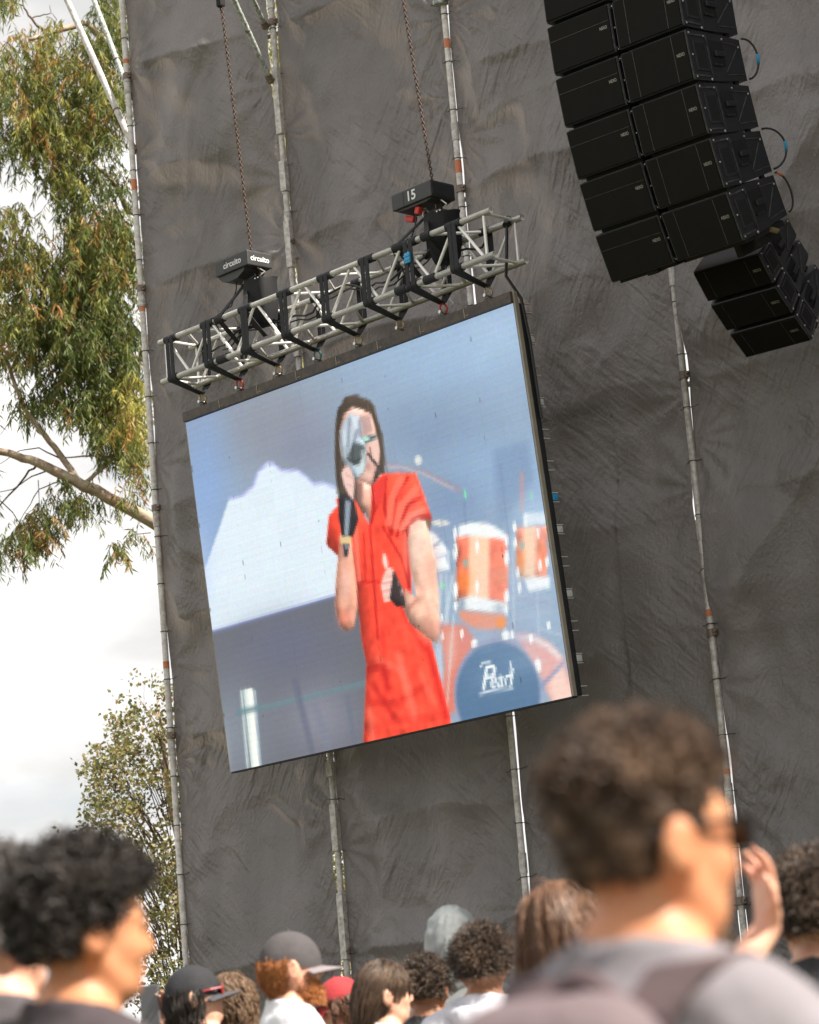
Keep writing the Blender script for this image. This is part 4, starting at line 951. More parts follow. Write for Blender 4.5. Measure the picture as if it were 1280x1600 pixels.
M['small_leaf'] = leaf_mat('pale_small_leaf', (0.13, 0.15, 0.06), (0.34, 0.30, 0.12), (0.40, 0.22, 0.10))
M['bark'] = mat('pale_mottled_bark', (0.46, 0.37, 0.27), 0.8, noise=(5, (0.24, 0.16, 0.115), 1.0), bump=(18, 0.6, 0.02))
M['twig'] = mat('dark_twig', (0.11, 0.07, 0.055), 0.8)

def leaves_mesh(P, Dr, Wv, Ln, Wd, tint, bend=0.25):
    """leaf blades: base P, direction Dr, width axis Wv; two bent quads tapering to the tip"""
    n = len(P); Nn = np.cross(Dr, Wv); Ln = Ln[:, None]; Wd = Wd[:, None]
    mid = P + Dr * Ln * .42; tip = P + Dr * Ln + Nn * Ln * bend * .5
    V = np.stack([P, mid - Wv * Wd / 2 + Nn * Ln * .04, mid + Wv * Wd / 2 + Nn * Ln * .04, tip], 1)
    i = np.arange(n)[:, None] * 4
    F = np.concatenate([i + np.array([[0, 1, 2]]), i + np.array([[1, 3, 2]])], 0)
    me = fast_mesh('crown', V.reshape(-1, 3), F, False)
    at = me.color_attributes.new('tint', 'FLOAT_COLOR', 'POINT')
    c = np.ones((n, 4, 4), np.float32); c[:, :, :3] = tint[:, None, :]; at.data.foreach_set('color', c.ravel()); return me
def nrm(a): return a / (np.linalg.norm(a, axis=-1, keepdims=True) + 1e-9)

def limb(mb, pts, r0, r1, Y, wob=0.04, nseg=5):
    """tapered limb through pixel points (x, y, depth offset)"""
    C = [at_y(x, y, Y + dy) for x, y, dy in pts]; P = []
    for a, b in zip(C[:-1], C[1:]):
        for k in range(nseg): P.append(a + (b - a) * k / nseg + RNG.normal(0, wob * r0 * 2, 3))
    P.append(C[-1]); n = len(P); mb.smooth = True
    mb.path(P, [r0 + (r1 - r0) * i / (n - 1) for i in range(n)], 8)

# ---- the tall eucalyptus behind the left end of the wall
EY = 36.0
eb = at_y(470, 1700, EY + 1.2); eb[2] = 0
euc = thing('eucalyptus_tree', eb, 'tall eucalyptus with drooping olive foliage at the left, behind the pole', 'tree')
b = MB(); b.smooth = True
b.path([eb - WZ * .2, eb + WZ * 2 + WA * -.1, at_y(440, 1150, EY + 1), at_y(400, 950, EY + .6), at_y(360, 700, EY + .8), at_y(330, 350, EY + .6), at_y(300, 0, EY + .5), at_y(290, -200, EY)], [.36, .3, .26, .22, .18, .14, .09, .05], 12)
tr = link('trunk', b, M['bark'], euc)
for pts, r0, r1 in [([(400, 950, .6), (300, 850, .3), (232, 812, 0), (130, 757, -.2), (60, 722, -.3), (0, 706, -.4), (-130, 672, -.6), (-230, 630, -.6), (-300, 560, -.5)], .115, .010),
                    ([(150, 770, -.15), (128, 762, -.2), (100, 718, -.2), (62, 670, -.3), (35, 635, -.3), (10, 560, -.2)], .055, .025),
                    ([(330, 350, .6), (220, 560, .4), (140, 556, 0), (75, 534, -.2)], .08, .03),
                    ([(310, 150, .5), (190, 90, .2), (135, 36, 0), (90, 48, -.2), (45, 62, -.4)], .07, .025),
                    ([(330, 350, .6), (200, 330, .3), (175, 280, 0), (140, 250, -.2)], .06, .015),
                    ([(130, 757, -.2), (180, 715, 0), (150, 712, .1), (100, 715, .2)], .03, .008),
                    ([(360, 700, .8), (240, 725, .3), (190, 728, 0), (150, 715, .2)], .04, .012)]:
    mb = MB(); limb(mb, pts, r0, r1, EY); link('limb', mb, M['bark'], euc)
mb = MB()
for pts, r0 in [([(75, 50, 0), (58, 40, 0), (47, 28, 0), (40, 12, 0), (22, 4, 0), (-10, 8, 0)], .022), ([(47, 28, 0), (62, 24, .1), (80, 22, .1), (78, 8, .1)], .012), ([(85, 42, 0), (88, 30, 0), (80, 20, 0)], .01),
                ([(60, 722, -.3), (40, 745, -.2), (0, 790, -.2), (-30, 800, -.2)], .018), ([(75, 735, -.2), (50, 745, -.2), (20, 765, 0), (-10, 772, 0)], .012), ([(95, 750, -.2), (60, 765, -.1), (40, 800, 0), (20, 830, 0)], .010),
                ([(0, 706, -.4), (-30, 760, -.3), (20, 800, 0), (40, 830, 0), (48, 860, 0)], .011), ([(60, 750, 0), (62, 800, 0), (75, 830, .1)], .006), ([(172, 780, 0), (172, 815, 0)], .006), ([(235, 832, .2), (215, 835, .1), (200, 838, 0)], .008),
                ([(100, 720, -.2), (60, 700, .1), (30, 705, .1), (0, 725, .1)], .012), ([(35, 635, -.3), (15, 660, 0), (0, 680, 0)], .009), ([(200, 840, 0), (190, 860, 0), (180, 880, 0)], .005)]:
    limb(mb, pts, r0, r0 * .35, EY, .3, 3)
tw = mb
CL = [  # px centre, radii, twigs, yellow, orange
    (4, 12, 22, 22, 26, .3, .25), (85, 105, 95, 62, 150, .55, .42), (95, 175, 100, 70, 200, .7, .25), (35, 180, 60, 60, 80, .3, .12), (95, 245, 70, 60, 130, .6, .12), (110, 305, 42, 42, 60, .35, .1), (150, 190, 40, 70, 90, .25, .1),
    (175, 45, 26, 62, 75, .2, .05), (185, 130, 18, 50, 30, .2, .1), (20, 245, 30, 40, 24, .25, .1), (178, 300, 26, 40, 26, .15, .2),
    (20, 400, 45, 70, 110, .6, .4), (45, 470, 55, 80, 130, .4, .2), (20, 540, 50, 60, 100, .4, .35), (145, 385, 55, 52, 120, .35, .25), (150, 430, 62, 66, 170, .45, .3), (185, 400, 32, 70, 80, .3, .45), (110, 460, 40, 60, 80, .35, .15),
    (140, 520, 70, 56, 190, .12, .12), (95, 560, 60, 50, 110, .12, .1), (175, 560, 46, 60, 130, .12, .08), (120, 620, 60, 40, 90, .15, .1), (195, 625, 26, 36, 70, .9, .35), (200, 670, 26, 44, 90, .95, .4), (60, 640, 40, 34, 36, .25, .1), (150, 660, 40, 40, 60, .25, .2), (215, 740, 14, 40, 26, .5, .4), (170, 715, 30, 26, 30, .3, .3),
    (55, 842, 36, 26, 40, .15, .7), (35, 862, 26, 22, 22, .15, .7), (75, 815, 18, 30, 14, .2, .6), (125, 800, 34, 18, 28, .3, .15), (90, 770, 18, 16, 8, .3, .2), (178, 872, 10, 22, 9, .25, .4), (205, 855, 16, 12, 6, .2, .6), (195, 800, 22, 16, 8, .4, .3), (0, 870, 8, 20, 5, .2, .6),
    (-80, 200, 70, 160, 90, .5, .3), (-90, 500, 80, 150, 90, .4, .3), (-60, 760, 50, 60, 20, .3, .4), (-190, 160, 80, 110, 80, .5, .3), (-200, 380, 80, 110, 80, .4, .3), (-240, 560, 80, 80, 60, .4, .3), (-170, 660, 60, 60, 30, .3, .3),
    (260, 120, 60, 130, 100, .4, .2), (300, 420, 80, 150, 110, .3, .3), (430, 60, 40, 100, 90, .85, .3), (440, 220, 36, 90, 80, .85, .35), (450, 400, 36, 110, 90, .8, .45), (462, 560, 30, 60, 50, .9, .3), (360, 200, 60, 150, 70, .4, .2)]
P_, D_2, W_, Ln_, Wd_, Tn_ = [], [], [], [], [], []
for (cx, cy, rx, ry, n, yel, org) in CL:
    for k in range(int(n * 1.35)):
        r = math.sqrt(random.random()) * .95; a = random.uniform(0, 2 * pi)
        x = cx + rx * r * cos(a); y = cy + ry * r * sin(a) - 22; dep = EY + random.gauss(0, .5)
        p = at_y(x, y, dep)
        hd = random.uniform(0, 2 * pi); L_t = random.uniform(.22, .5); d = np.array([cos(hd) * .6, sin(hd) * .6, .25])
        pts = [p]
        for q_ in range(6):
            d = unit(d + np.array([0, 0, -.42])); pts.append(pts[-1] + d * L_t / 6)
        if k % 3 == 0: tw.path(pts, [.006 - .0007 * i for i in range(7)], 3)
        pts = np.array(pts); nl = random.randint(15, 22)
        ts = np.linspace(.5, 5.99, nl); i0 = ts.astype(int); fr = (ts - i0)[:, None]
        bp = pts[i0] * (1 - fr) + pts[np.minimum(i0 + 1, 6)] * fr
        dr = nrm(np.stack([RNG.normal(0, .55, nl), RNG.normal(0, .55, nl), -np.abs(RNG.normal(1.15, .35, nl))], -1))
        wv = nrm(np.cross(dr, RNG.normal(0, 1, (nl, 3))))
        P_.append(bp); D_2.append(dr); W_.append(wv); Ln_.append(RNG.uniform(.07, .19, nl)); Wd_.append(RNG.uniform(.016, .025, nl))
        y0 = np.clip(yel + random.gauss(0, .22) - .25 + RNG.normal(0, .15, nl), 0, 1); o0 = np.clip((random.random() < org * .42) * random.uniform(.4, .9) + RNG.normal(0, .1, nl), 0, 1)
        Tn_.append(np.stack([y0, o0, y0 * 0], -1))
tag(link('twigs', tw, M['twig'], euc), kind='stuff')
me = leaves_mesh(np.concatenate(P_), np.concatenate(D_2), np.concatenate(W_), np.concatenate(Ln_), np.concatenate(Wd_), np.concatenate(Tn_))
o = tag(link('crown', me, M['euc_leaf'], euc), kind='stuff'); NLEAF = len(me.vertices) // 4

# ---- the lower pale tree
TY = 31.0
tb = at_y(330, 1700, TY); tb[2] = 0
tre = thing('pale_leafy_tree', tb, 'smaller tree with sparse pale round leaves at the lower left', 'tree')
b = MB(); b.smooth = True
b.path([tb - WZ * .2, tb + WZ * .8, at_y(330, 1480, TY), at_y(300, 1380, TY), at_y(270, 1270, TY), at_y(255, 1160, TY), at_y(245, 1085, TY)], [.12, .11, .09, .07, .045, .025, .008], 10); link('trunk', b, M['bark'], tre)
P_, D_2, W_, Ln_, Wd_, Tn_ = [], [], [], [], [], []
tw = MB()
def tip_leaves(p, d, n, spread):
    nl = n; bp = p + RNG.normal(0, spread, (nl, 3)); dr = nrm(RNG.normal(0, 1, (nl, 3)) + d * .6); wv = nrm(np.cross(dr, RNG.normal(0, 1, (nl, 3))))
    P_.append(bp); D_2.append(dr); W_.append(wv); Ln_.append(RNG.uniform(.04, .075, nl)); Wd_.append(RNG.uniform(.028, .045, nl))
    y0 = np.clip(.5 + random.gauss(0, .2) + RNG.normal(0, .25, nl), 0, 1); o0 = np.clip((RNG.random(nl) < .12) * .7, 0, 1); Tn_.append(np.stack([y0, o0, y0 * 0], -1))
def left_edge(y):
    ys = [1078, 1090, 1130, 1170, 1225, 1290, 1340, 1420, 1500, 1600]; xs = [240, 205, 158, 132, 108, 118, 135, 170, 190, 190]
    return np.interp(y, ys, xs)
cnt = 0
while cnt < 460:
    y = random.uniform(1078, 1600); x = random.uniform(100, 560)
    le = left_edge(y)
    if x < le + random.expovariate(.06): continue
    if y < 1160 and x > 400: continue
    cnt += 1
    p = at_y(x, y, TY + random.gauss(0, .5)); rt = at_y(290 + (x - 290) * .35, min(y + 120, 1620), TY)
    m_ = (p + rt) / 2 + WZ * .1 + RNG.normal(0, .05, 3)
    if cnt % 2 == 0: tw.path([rt, m_, p], [.010, .006, .003], 4)
    d = unit(p - m_)
    for k in range(5):
        q_ = p + RNG.normal(0, .09, 3); 
        if random.random() < .4: tw.path([p - d * .1, q_], .0025, 3)
        tip_leaves(q_, d, random.randint(9, 15), .05)
tag(link('twigs', tw, M['twig'], tre), kind='stuff')
me = leaves_mesh(np.concatenate(P_), np.concatenate(D_2), np.concatenate(W_), np.concatenate(Ln_), np.concatenate(Wd_), np.concatenate(Tn_), .1)
tag(link('crown', me, M['small_leaf'], tre), kind='stuff')
# ------------------------------------------------------------------ people: bodies grown as one smooth surface from blended shapes
def surface_nets(vals, lo, h):
    ins = vals < 0; nx, ny, nz_ = vals.shape
    c = [ins[i:nx - 1 + i, j:ny - 1 + j, k:nz_ - 1 + k] for i in (0, 1) for j in (0, 1) for k in (0, 1)]
    s = np.zeros(c[0].shape, np.int8)
    for a in c: s += a
    act = (s > 0) & (s < 8); ii = np.argwhere(act); idx = -np.ones(act.shape, np.int64); idx[act] = np.arange(len(ii))
    pos = np.zeros((len(ii), 3)); cnt = np.zeros(len(ii))
    off = np.array([(i, j, k) for i in (0, 1) for j in (0, 1) for k in (0, 1)])
    g = lambda o: vals[ii[:, 0] + o[0], ii[:, 1] + o[1], ii[:, 2] + o[2]]
    for a in range(8):
        for ax in range(3):
            if off[a][ax]: continue
            b = off[a].copy(); b[ax] = 1; va, vb = g(off[a]), g(b); m_ = (va < 0) != (vb < 0)
            t = np.where(m_, va / np.where(m_, va - vb, 1), 0)
            pos[m_] += off[a] + (b - off[a]) * t[m_][:, None]; cnt[m_] += 1
    V = lo + (ii + pos / cnt[:, None]) * h
    Fs = []
    for ax in range(3):
        u, v = [(1, 2), (2, 0), (0, 1)][ax]
        sl0 = [slice(1, -1)] * 3; sl0[ax] = slice(0, -1); sl1 = [slice(1, -1)] * 3; sl1[ax] = slice(1, None)
        a = ins[tuple(sl0)]; b = ins[tuple(sl1)]
        e = np.argwhere(a != b); st = a[a != b]; e = e + 1; e[:, ax] -= 1
        def cell(du, dv):
            q_ = e.copy(); q_[:, u] -= du; q_[:, v] -= dv; return idx[q_[:, 0], q_[:, 1], q_[:, 2]]
        Q = np.stack([cell(1, 1), cell(0, 1), cell(0, 0), cell(1, 0)], -1)
        Q[~st] = Q[~st][:, ::-1]; Fs.append(Q)
    return V, np.concatenate(Fs)

class SDF:
    def __init__(s, lo, hi, h):
        s.lo = np.array(lo, float); s.h = h; s.n = np.ceil((np.array(hi) - s.lo) / h).astype(int) + 1; s.v = np.full(s.n, 0.5)
        s.ax = [s.lo[i] + h * np.arange(s.n[i]) for i in range(3)]
    def _sub(s, a, b, m=0.07):
        i0 = np.clip(np.floor((np.array(a) - m - s.lo) / s.h).astype(int), 0, s.n); i1 = np.clip(np.ceil((np.array(b) + m - s.lo) / s.h).astype(int) + 1, 0, s.n)
        sl = tuple(slice(i0[k], i1[k]) for k in range(3))
        return sl, np.stack(np.meshgrid(*[s.ax[k][sl[k]] for k in range(3)], indexing='ij'), -1)
    def _blend(s, sl, d, k, subtract=False):
        o = s.v[sl]
        if subtract:
            h_ = np.clip(.5 - .5 * (o + d) / k, 0, 1); s.v[sl] = o * (1 - h_) - d * h_ + k * h_ * (1 - h_); return
        h_ = np.clip(.5 + .5 * (o - d) / k, 0, 1); s.v[sl] = o * (1 - h_) + d * h_ - k * h_ * (1 - h_)
    def cone(s, a, b, r1, r2, k=.02):
        a, b = np.array(a, float), np.array(b, float); R_ = max(r1, r2); sl, P = s._sub(np.minimum(a, b) - R_, np.maximum(a, b) + R_)
        if P.size == 0: return
        d = b - a; t = np.clip(((P - a) @ d) / (d @ d + 1e-12), 0, 1); s._blend(sl, np.linalg.norm(P - a - t[..., None] * d, axis=-1) - (r1 + (r2 - r1) * t), k)
    def ell(s, c, r, R=None, k=.02, sub=False):
        c, r = np.array(c, float), np.array(r, float); m_ = r.max(); sl, P = s._sub(c - m_, c + m_); q_ = P - c
        if P.size == 0: return
        if R is not None: q_ = q_ @ R
        k0 = np.linalg.norm(q_ / r, axis=-1); k1 = np.linalg.norm(q_ / r ** 2, axis=-1) + 1e-9
        s._blend(sl, k0 * (k0 - 1) / k1, k, sub)
    def cut(s, n, d):                    # keep n.p < d
        G = np.stack(np.meshgrid(*s.ax, indexing='ij'), -1); s.v = np.maximum(s.v, G @ np.array(n, float) - d)
    def mesh(s, name):
        s.v[0] = s.v[-1] = .5; s.v[:, 0] = s.v[:, -1] = .5; s.v[:, :, 0] = s.v[:, :, -1] = .5
        V, F = surface_nets(s.v, s.lo, s.h); return fast_mesh(name, V, F)

# canonical figure: 1.75 m, facing +X, left side +Y, feet at z = 0
NECK = np.array([-.005, 0, 1.475])
def rotm(yaw, pitch=0.0, roll=0.0):
    return np.array(Matrix.Rotation(yaw, 3, 'Z') @ Matrix.Rotation(pitch, 3, 'Y') @ Matrix.Rotation(roll, 3, 'X'))
def hand(S, wr, d, pn, sd, curl=.5, sc=1.0, spread=.12):
    """wrist, finger direction, palm normal, thumb side"""
    d, pn, sd = unit(d), unit(pn), unit(sd)
    kn = []
    for i, f in enumerate((-.030, -.010, .010, .029)):
        kp = wr + d * (.088 - abs(i - 2) * .004) * sc + sd * f * sc; kn.append(kp)
        S.cone(wr + sd * f * .55 * sc + d * .012, kp, .016 * sc, .0125 * sc, .012)
    for i, (kp, ln) in enumerate(zip(kn, (.062, .078, .086, .076))):
        dirn = unit(d + sd * spread * (i - 1.5)); p = kp; c_ = 0
        for seg, (l_, r_) in enumerate(((.46, .0095), (.30, .0088), (.26, .0078))):
            c_ += curl * (.45, .6, .5)[seg]; dd_ = unit(dirn * cos(c_) + pn * sin(c_)); q_ = p + dd_ * ln * l_ * sc; S.cone(p, q_, r_ * sc, (r_ - .0006) * sc, .003); p = q_
    tb_ = wr + d * .025 * sc + sd * .026 * sc; t1 = tb_ + unit(d * .6 + sd * .75 + pn * .35) * .042 * sc; t2 = t1 + unit(d * .85 + sd * .3 + pn * .4) * .032 * sc; t3 = t2 + unit(d * .9 + pn * .5) * .026 * sc
    S.cone(wr + d * .01, tb_, .018 * sc, .016 * sc, .012); S.cone(tb_, t1, .0145 * sc, .0115 * sc, .008); S.cone(t1, t2, .0112 * sc, .0100 * sc, .003); S.cone(t2, t3, .0098 * sc, .0085 * sc, .003)
REST = dict(L=dict(el=(-.035, .245, 1.115), wr=(.035, .265, .875), d=(.15, .02, -1), pn=(.1, -1, 0), sd=(1, 0, .1), curl=.45),
            R=dict(el=(-.035, -.245, 1.115), wr=(.035, -.265, .875), d=(.15, -.02, -1), pn=(.1, 1, 0), sd=(1, 0, .1), curl=.45))
def torso(S, inf=0.0, arms=None, sleeve=None, legs=None):
    S.ell((0, 0, .96), (.115 + inf, .165 + inf, .12), k=.05); S.ell((.005, 0, 1.09), (.10 + inf, .145 + inf, .14), k=.06)
    S.ell((0, 0, 1.28), (.115 + inf, .168 + inf, .17), k=.05); S.ell((-.03, 0, 1.36), (.09 + inf, .15 + inf, .09), k=.04)
    S.cone((-.015, -.145, 1.388), (-.015, .145, 1.388), .055 + inf, .055 + inf, .05); S.cone((-.02, 0, 1.44), (-.012, 0, 1.49), .075 + inf, .058 + inf * .6, .05)
    for e in (-1, 1): S.cone((-.025, e * .03, 1.505), (-.02, e * .15, 1.405), .040 + inf * .6, .045 + inf, .05)
BODIES = {}
def body_mesh(hy, hp, arms, h, key):
    if key in BODIES: return BODIES[key]
    allp = [np.array(arms[k][q]) for k in 'LR' for q in ('el', 'wr')]
    lo = np.minimum(np.min(allp, 0) - .24, (-.2, -.36, -.01)); hi = np.maximum(np.max(allp, 0) + .24, (.26, .36, 1.80))
    lo[2] = -.012
    S = SDF(lo, hi, h); torso(S)
    for e, k in ((1, 'L'), (-1, 'R')):
        a = arms[k]; sh = np.array((-.012, e * .185, 1.375)); el = np.array(a['el']); wr = np.array(a['wr'])
        S.cone(sh, el, .052, .040, .03); S.cone(el, el + (wr - el) * .3, .041, .042, .02); S.cone(el + (wr - el) * .3, wr, .042, .028, .02)
        hand(S, wr, a['d'], a['pn'], a['sd'], a['curl'])
        S.cone((0, e * .088, .93), (.012, e * .092, .50), .088, .057, .03); S.cone((.012, e * .092, .50), (-.02, e * .094, .36), .056, .058, .02); S.cone((-.02, e * .094, .36), (-.02, e * .095, .09), .056, .038, .02)
        S.cone((-.045, e * .095, .045), (.06, e * .10, .035), .040, .036, .02); S.cone((.06, e * .10, .035), (.15, e * .11, .024), .036, .026, .02)
    S.cone((-.015, 0, 1.43), (.005, 0, 1.55), .060, .056, .03)
    R = rotm(hy, hp); X = lambda p: NECK + R @ (np.array(p) - NECK)
    def E(c, r, k=.02, sub=False): S.ell(X(c), r, R, k, sub)
    def C(a, b, r1, r2, k=.01): S.cone(X(a), X(b), r1, r2, k)
    E((-.004, 0, 1.652), (.097, .076, .098)); E((.030, 0, 1.615), (.066, .064, .088), .03); E((.040, 0, 1.560), (.050, .050, .042), .03); E((.070, 0, 1.538), (.022, .026, .016), .02)
    for e in (-1, 1):
        C((.0, e * .060, 1.585), (.05, e * .040, 1.545), .018, .018, .025)                       # jaw line
        E((.060, e * .044, 1.600), (.028, .020, .024), .02)                                       # cheek
        C((.083, e * .012, 1.658), (.070, e * .052, 1.657), .010, .010, .015)                    # brow
        E((.092, e * .033, 1.638), (.012, .015, .011), .012, True)                               # eye socket
        E((.080, e * .032, 1.637), (.0125, .0135, .0105), .003)                                  # eye ball and lids
        E((-.008, e * .083, 1.615), (.025, .011, .038), .006); E((-.013, e * .094, 1.618), (.022, .008, .034), .004); E((-.002, e * .104, 1.610), (.011, .008, .018), .004, True)
    C((.090, 0, 1.650), (.106, 0, 1.607), .009, .0135, .012); 
    for e in (-1, 1): E((.103, e * .012, 1.602), (.010, .008, .008), .006)
    E((.092, 0, 1.574), (.011, .024, .006), .006); E((.090, 0, 1.564), (.011, .021, .007), .006)
    BODIES[key] = S.mesh('body'); return BODIES[key]
def shirt_mesh(arms, sleeve, inf, key, neck=1.485, hem=.86, h=.011):
    if key in BODIES: return BODIES[key]
    allp = [np.array(arms[k][q]) for k in 'LR' for q in ('el', 'wr')]
    S = SDF(np.minimum(np.min(allp, 0) - .12, (-.22, -.36, .8)), np.maximum(np.max(allp, 0) + .12, (.26, .36, 1.62)), h); torso(S, inf)
    for e, k in ((1, 'L'), (-1, 'R')):
        a = arms[k]; sh = np.array((-.012, e * .185, 1.375)); el = np.array(a['el']); wr = np.array(a['wr'])
        if sleeve < 1: S.cone(sh, sh + (el - sh) * sleeve, .055 + inf, .056 + inf, .03)
        else: S.cone(sh, el, .055 + inf, .048 + inf, .03); S.cone(el, el + (wr - el) * .93, .048 + inf, .034 + inf, .02)
    S.ell((.075, 0, 1.50), (.055, .05, .06), k=.02, sub=True)
    G = np.stack(np.meshgrid(*S.ax, indexing='ij'), -1)
    S.v = S.v + .009 * np.sin(G[..., 2] * 34 + 7 * np.sin(G[..., 1] * 9 + G[..., 0] * 5)) * np.sin(G[..., 1] * 21 + G[..., 2] * 11)
    S.cut((.28, 0, 1), neck + .018); S.cut((0, 0, -1), -hem)
    BODIES[key] = S.mesh('shirt'); return BODIES[key]
def trousers_mesh(key='trousers', h=.014):
    if key in BODIES: return BODIES[key]
    S = SDF((-.2, -.26, .0), (.22, .26, 1.06), h)
    S.ell((0, 0, .95), (.128, .178, .11), k=.05)
    for e in (-1, 1): S.cone((0, e * .09, .92), (.012, e * .094, .50), .100, .074, .03); S.cone((.012, e * .094, .50), (-.018, e * .096, .05), .074, .062, .02)
    S.cut((0, 0, 1), .985); S.cut((0, 0, -1), -.05); BODIES[key] = S.mesh('trousers'); return BODIES[key]
def shoe_mesh():
    if 'shoe' in BODIES: return BODIES['shoe']
    S = SDF((-.14, -.1, -.01), (.24, .1, .16), .009); S.cone((-.05, 0, .045), (.07, 0, .042), .050, .046, .02); S.cone((.07, 0, .042), (.165, .012, .032), .046, .036, .02); S.cone((-.04, 0, .05), (-.03, 0, .12), .048, .046, .02); S.cut((0, 0, -1), -.002)
    BODIES['shoe'] = S.mesh('shoe'); return BODIES['shoe']

HC = np.array([-.004, 0, 1.652]); HR = np.array([.097, .076, .098])
def hairy(v, low, front, high=2.0):
    """where hair grows on the unit head: not on the face, the ears or below the nape"""
    return (v[:, 2] >= low) & (v[:, 2] <= high) & ~((v[:, 0] > .30) & (v[:, 2] < front + .5 * (v[:, 0] - .30))) & ~((np.abs(v[:, 1]) > .6) & (v[:, 2] < -.12) & (v[:, 0] > -.25))
def scalp(n, low, front, high, rg):
    v = nrm(rg.normal(0, 1, (n * 6 + 400, 3))); edge = rg.normal(0, .05, (len(v), 1)); v = v[hairy(v + edge * [[0, 0, 1]], low, front, high)]; return v[:n]
def shell(th, low, front, nz_=.006):
    n, m_ = 40, 24; i, j = np.meshgrid(np.arange(m_ + 1), np.arange(n), indexing='ij'); ph = pi * i / m_; t = 2 * pi * j / n
    v = np.stack([np.sin(ph) * np.cos(t), np.sin(ph) * np.sin(t), np.cos(ph)], -1).reshape(-1, 3); ok = hairy(v, low, front)
    r = (th * np.where(v[:, 2] > 0, 1.0, .6) + nz_ * np.sin(9 * t + 5 * ph).ravel() * np.sin(11 * ph).ravel())[:, None]
    V = HC + v * (HR + r); i, j = np.meshgrid(np.arange(m_), np.arange(n), indexing='ij'); i, j = i.ravel(), j.ravel(); j2 = (j + 1) % n
    F = np.stack([i * n + j, (i + 1) * n + j, (i + 1) * n + j2, i * n + j2], -1); return V, F[ok[F].sum(1) >= 3]
def strands(pts, u, w_, rad, Vs, Fs):
    """three-sided hairs along pts (n, seg, 3), with the scalp shell Vs, Fs in one mesh"""
    n, seg, _ = pts.shape; A3 = np.array([0, 2.094, 4.189])
    ring = u[:, None, None, :] * np.cos(A3)[None, None, :, None] + w_[:, None, None, :] * np.sin(A3)[None, None, :, None]
    V = (pts[:, :, None, :] + ring * rad[:, :, None, None]).reshape(-1, 3)
    b_ = (np.arange(n)[:, None, None] * seg + np.arange(seg - 1)[None, :, None]) * 3; j = np.arange(3)[None, None, :]; j2 = (j + 1) % 3
    F = np.stack([b_ + j, b_ + j2, b_ + 3 + j2, b_ + 3 + j], -1).reshape(-1, 4)
    return fast_mesh('hair', np.concatenate([Vs, V]), np.concatenate([Fs, F + len(Vs)]))
def hair_curly(n=1500, ln=.05, R=.010, base=.010, low=-.45, front=.30, fade=0.0, th=.0042, seed=1, high=2):
    """tight curls: each a short helix growing out of the scalp; fade shortens them at the sides and nape"""
    rg = np.random.default_rng(seed); n = int(n * 1.6); th = th * .72; seg = 8
    v = scalp(n, low, front, high, rg); n = len(v); clump = np.round(v * 9) / 9
    f = 1 - fade * np.clip((.42 - v[:, 2]) / .5, 0, 1); lump = .75 + .5 * np.abs(np.sin(clump @ np.array([37.1, 91.7, 53.3])))
    L_ = ln * f * rg.uniform(.55, 1.3, n) * lump; rr = R * (.4 + .6 * f) * rg.uniform(.6, 1.3, n)
    p0 = HC + v * (HR + base * .4); ax = nrm(v + rg.normal(0, .30, (n, 3))); u = nrm(np.cross(ax, rg.normal(0, 1, (n, 3)))); w_ = np.cross(ax, u); ph = rg.uniform(0, 6.3, (n, 1)); tn = rg.uniform(.9, 2.0, (n, 1)) * 6.283
    ts = np.linspace(0, 1, seg)[None, :]; a = ph + ts * tn; rad = rr[:, None] * np.minimum(1, ts * 3)
    pts = p0[:, None] + ax[:, None] * (ts * L_[:, None])[..., None] + u[:, None] * (np.cos(a) * rad)[..., None] + w_[:, None] * (np.sin(a) * rad)[..., None]
    Vs, Fs = shell(base if high > 1 else .003, low, front)
    return strands(pts, u, w_, th * (1 - .55 * ts) * np.ones((n, 1)), Vs, Fs)
def hair_straight(n=900, length=.25, base=.008, low=-.5, front=.28, wave=.012, th=.0032, seed=2, tail=None, high=2, xmax=2):
    rg = np.random.default_rng(seed); n = int(n * 1.8); th = th * .7; seg = 9; v = scalp(n, low, front, high, rg); v = v[v[:, 0] < xmax]; n = len(v)
    p = HC + v * (HR + base + rg.uniform(0, .014, (n, 1))); P = [p]; L_ = length * rg.uniform(.6, 1.08, (n, 1)); part = np.array([.45, 0, .9])
    d = nrm(-np.cross(np.cross(v, part), v) + rg.normal(0, .09, (n, 3))); ph = rg.uniform(0, 6, (n, 1)); lock = np.sin(np.round(v * 7) @ np.array([12.9, 78.2, 37.7]))[:, None] * 3
    for i in range(seg - 1):
        d = nrm(d * .6 + nrm(np.array(tail) - p) * .5) if tail is not None else nrm(d + np.array([0, 0, -.55]))
        p = p + d * L_ / (seg - 1) + np.concatenate([np.cos(lock + i * .9), np.sin(lock + i * 1.1), 0 * lock], 1) * wave * .45 + rg.normal(0, .0012, (n, 3))
        q_ = np.linalg.norm((p - HC) / (HR + base + .006 * (1 + np.sin(ph * 3))), axis=1, keepdims=True); p = np.where(q_ < 1, HC + (p - HC) / q_, p); P.append(p)
    u = nrm(np.cross(v, [0, 0, 1.0]) + 1e-6); Vs, Fs = shell(base if high > 1 else .003, low, front, .002)
    if xmax < 2: Vs, Fs = np.zeros((0, 3)), np.zeros((0, 4), int)
    return strands(np.stack(P, 1), u, v, th * (1 - .4 * np.linspace(0, 1, seg))[None, :] * np.ones((n, 1)), Vs, Fs)

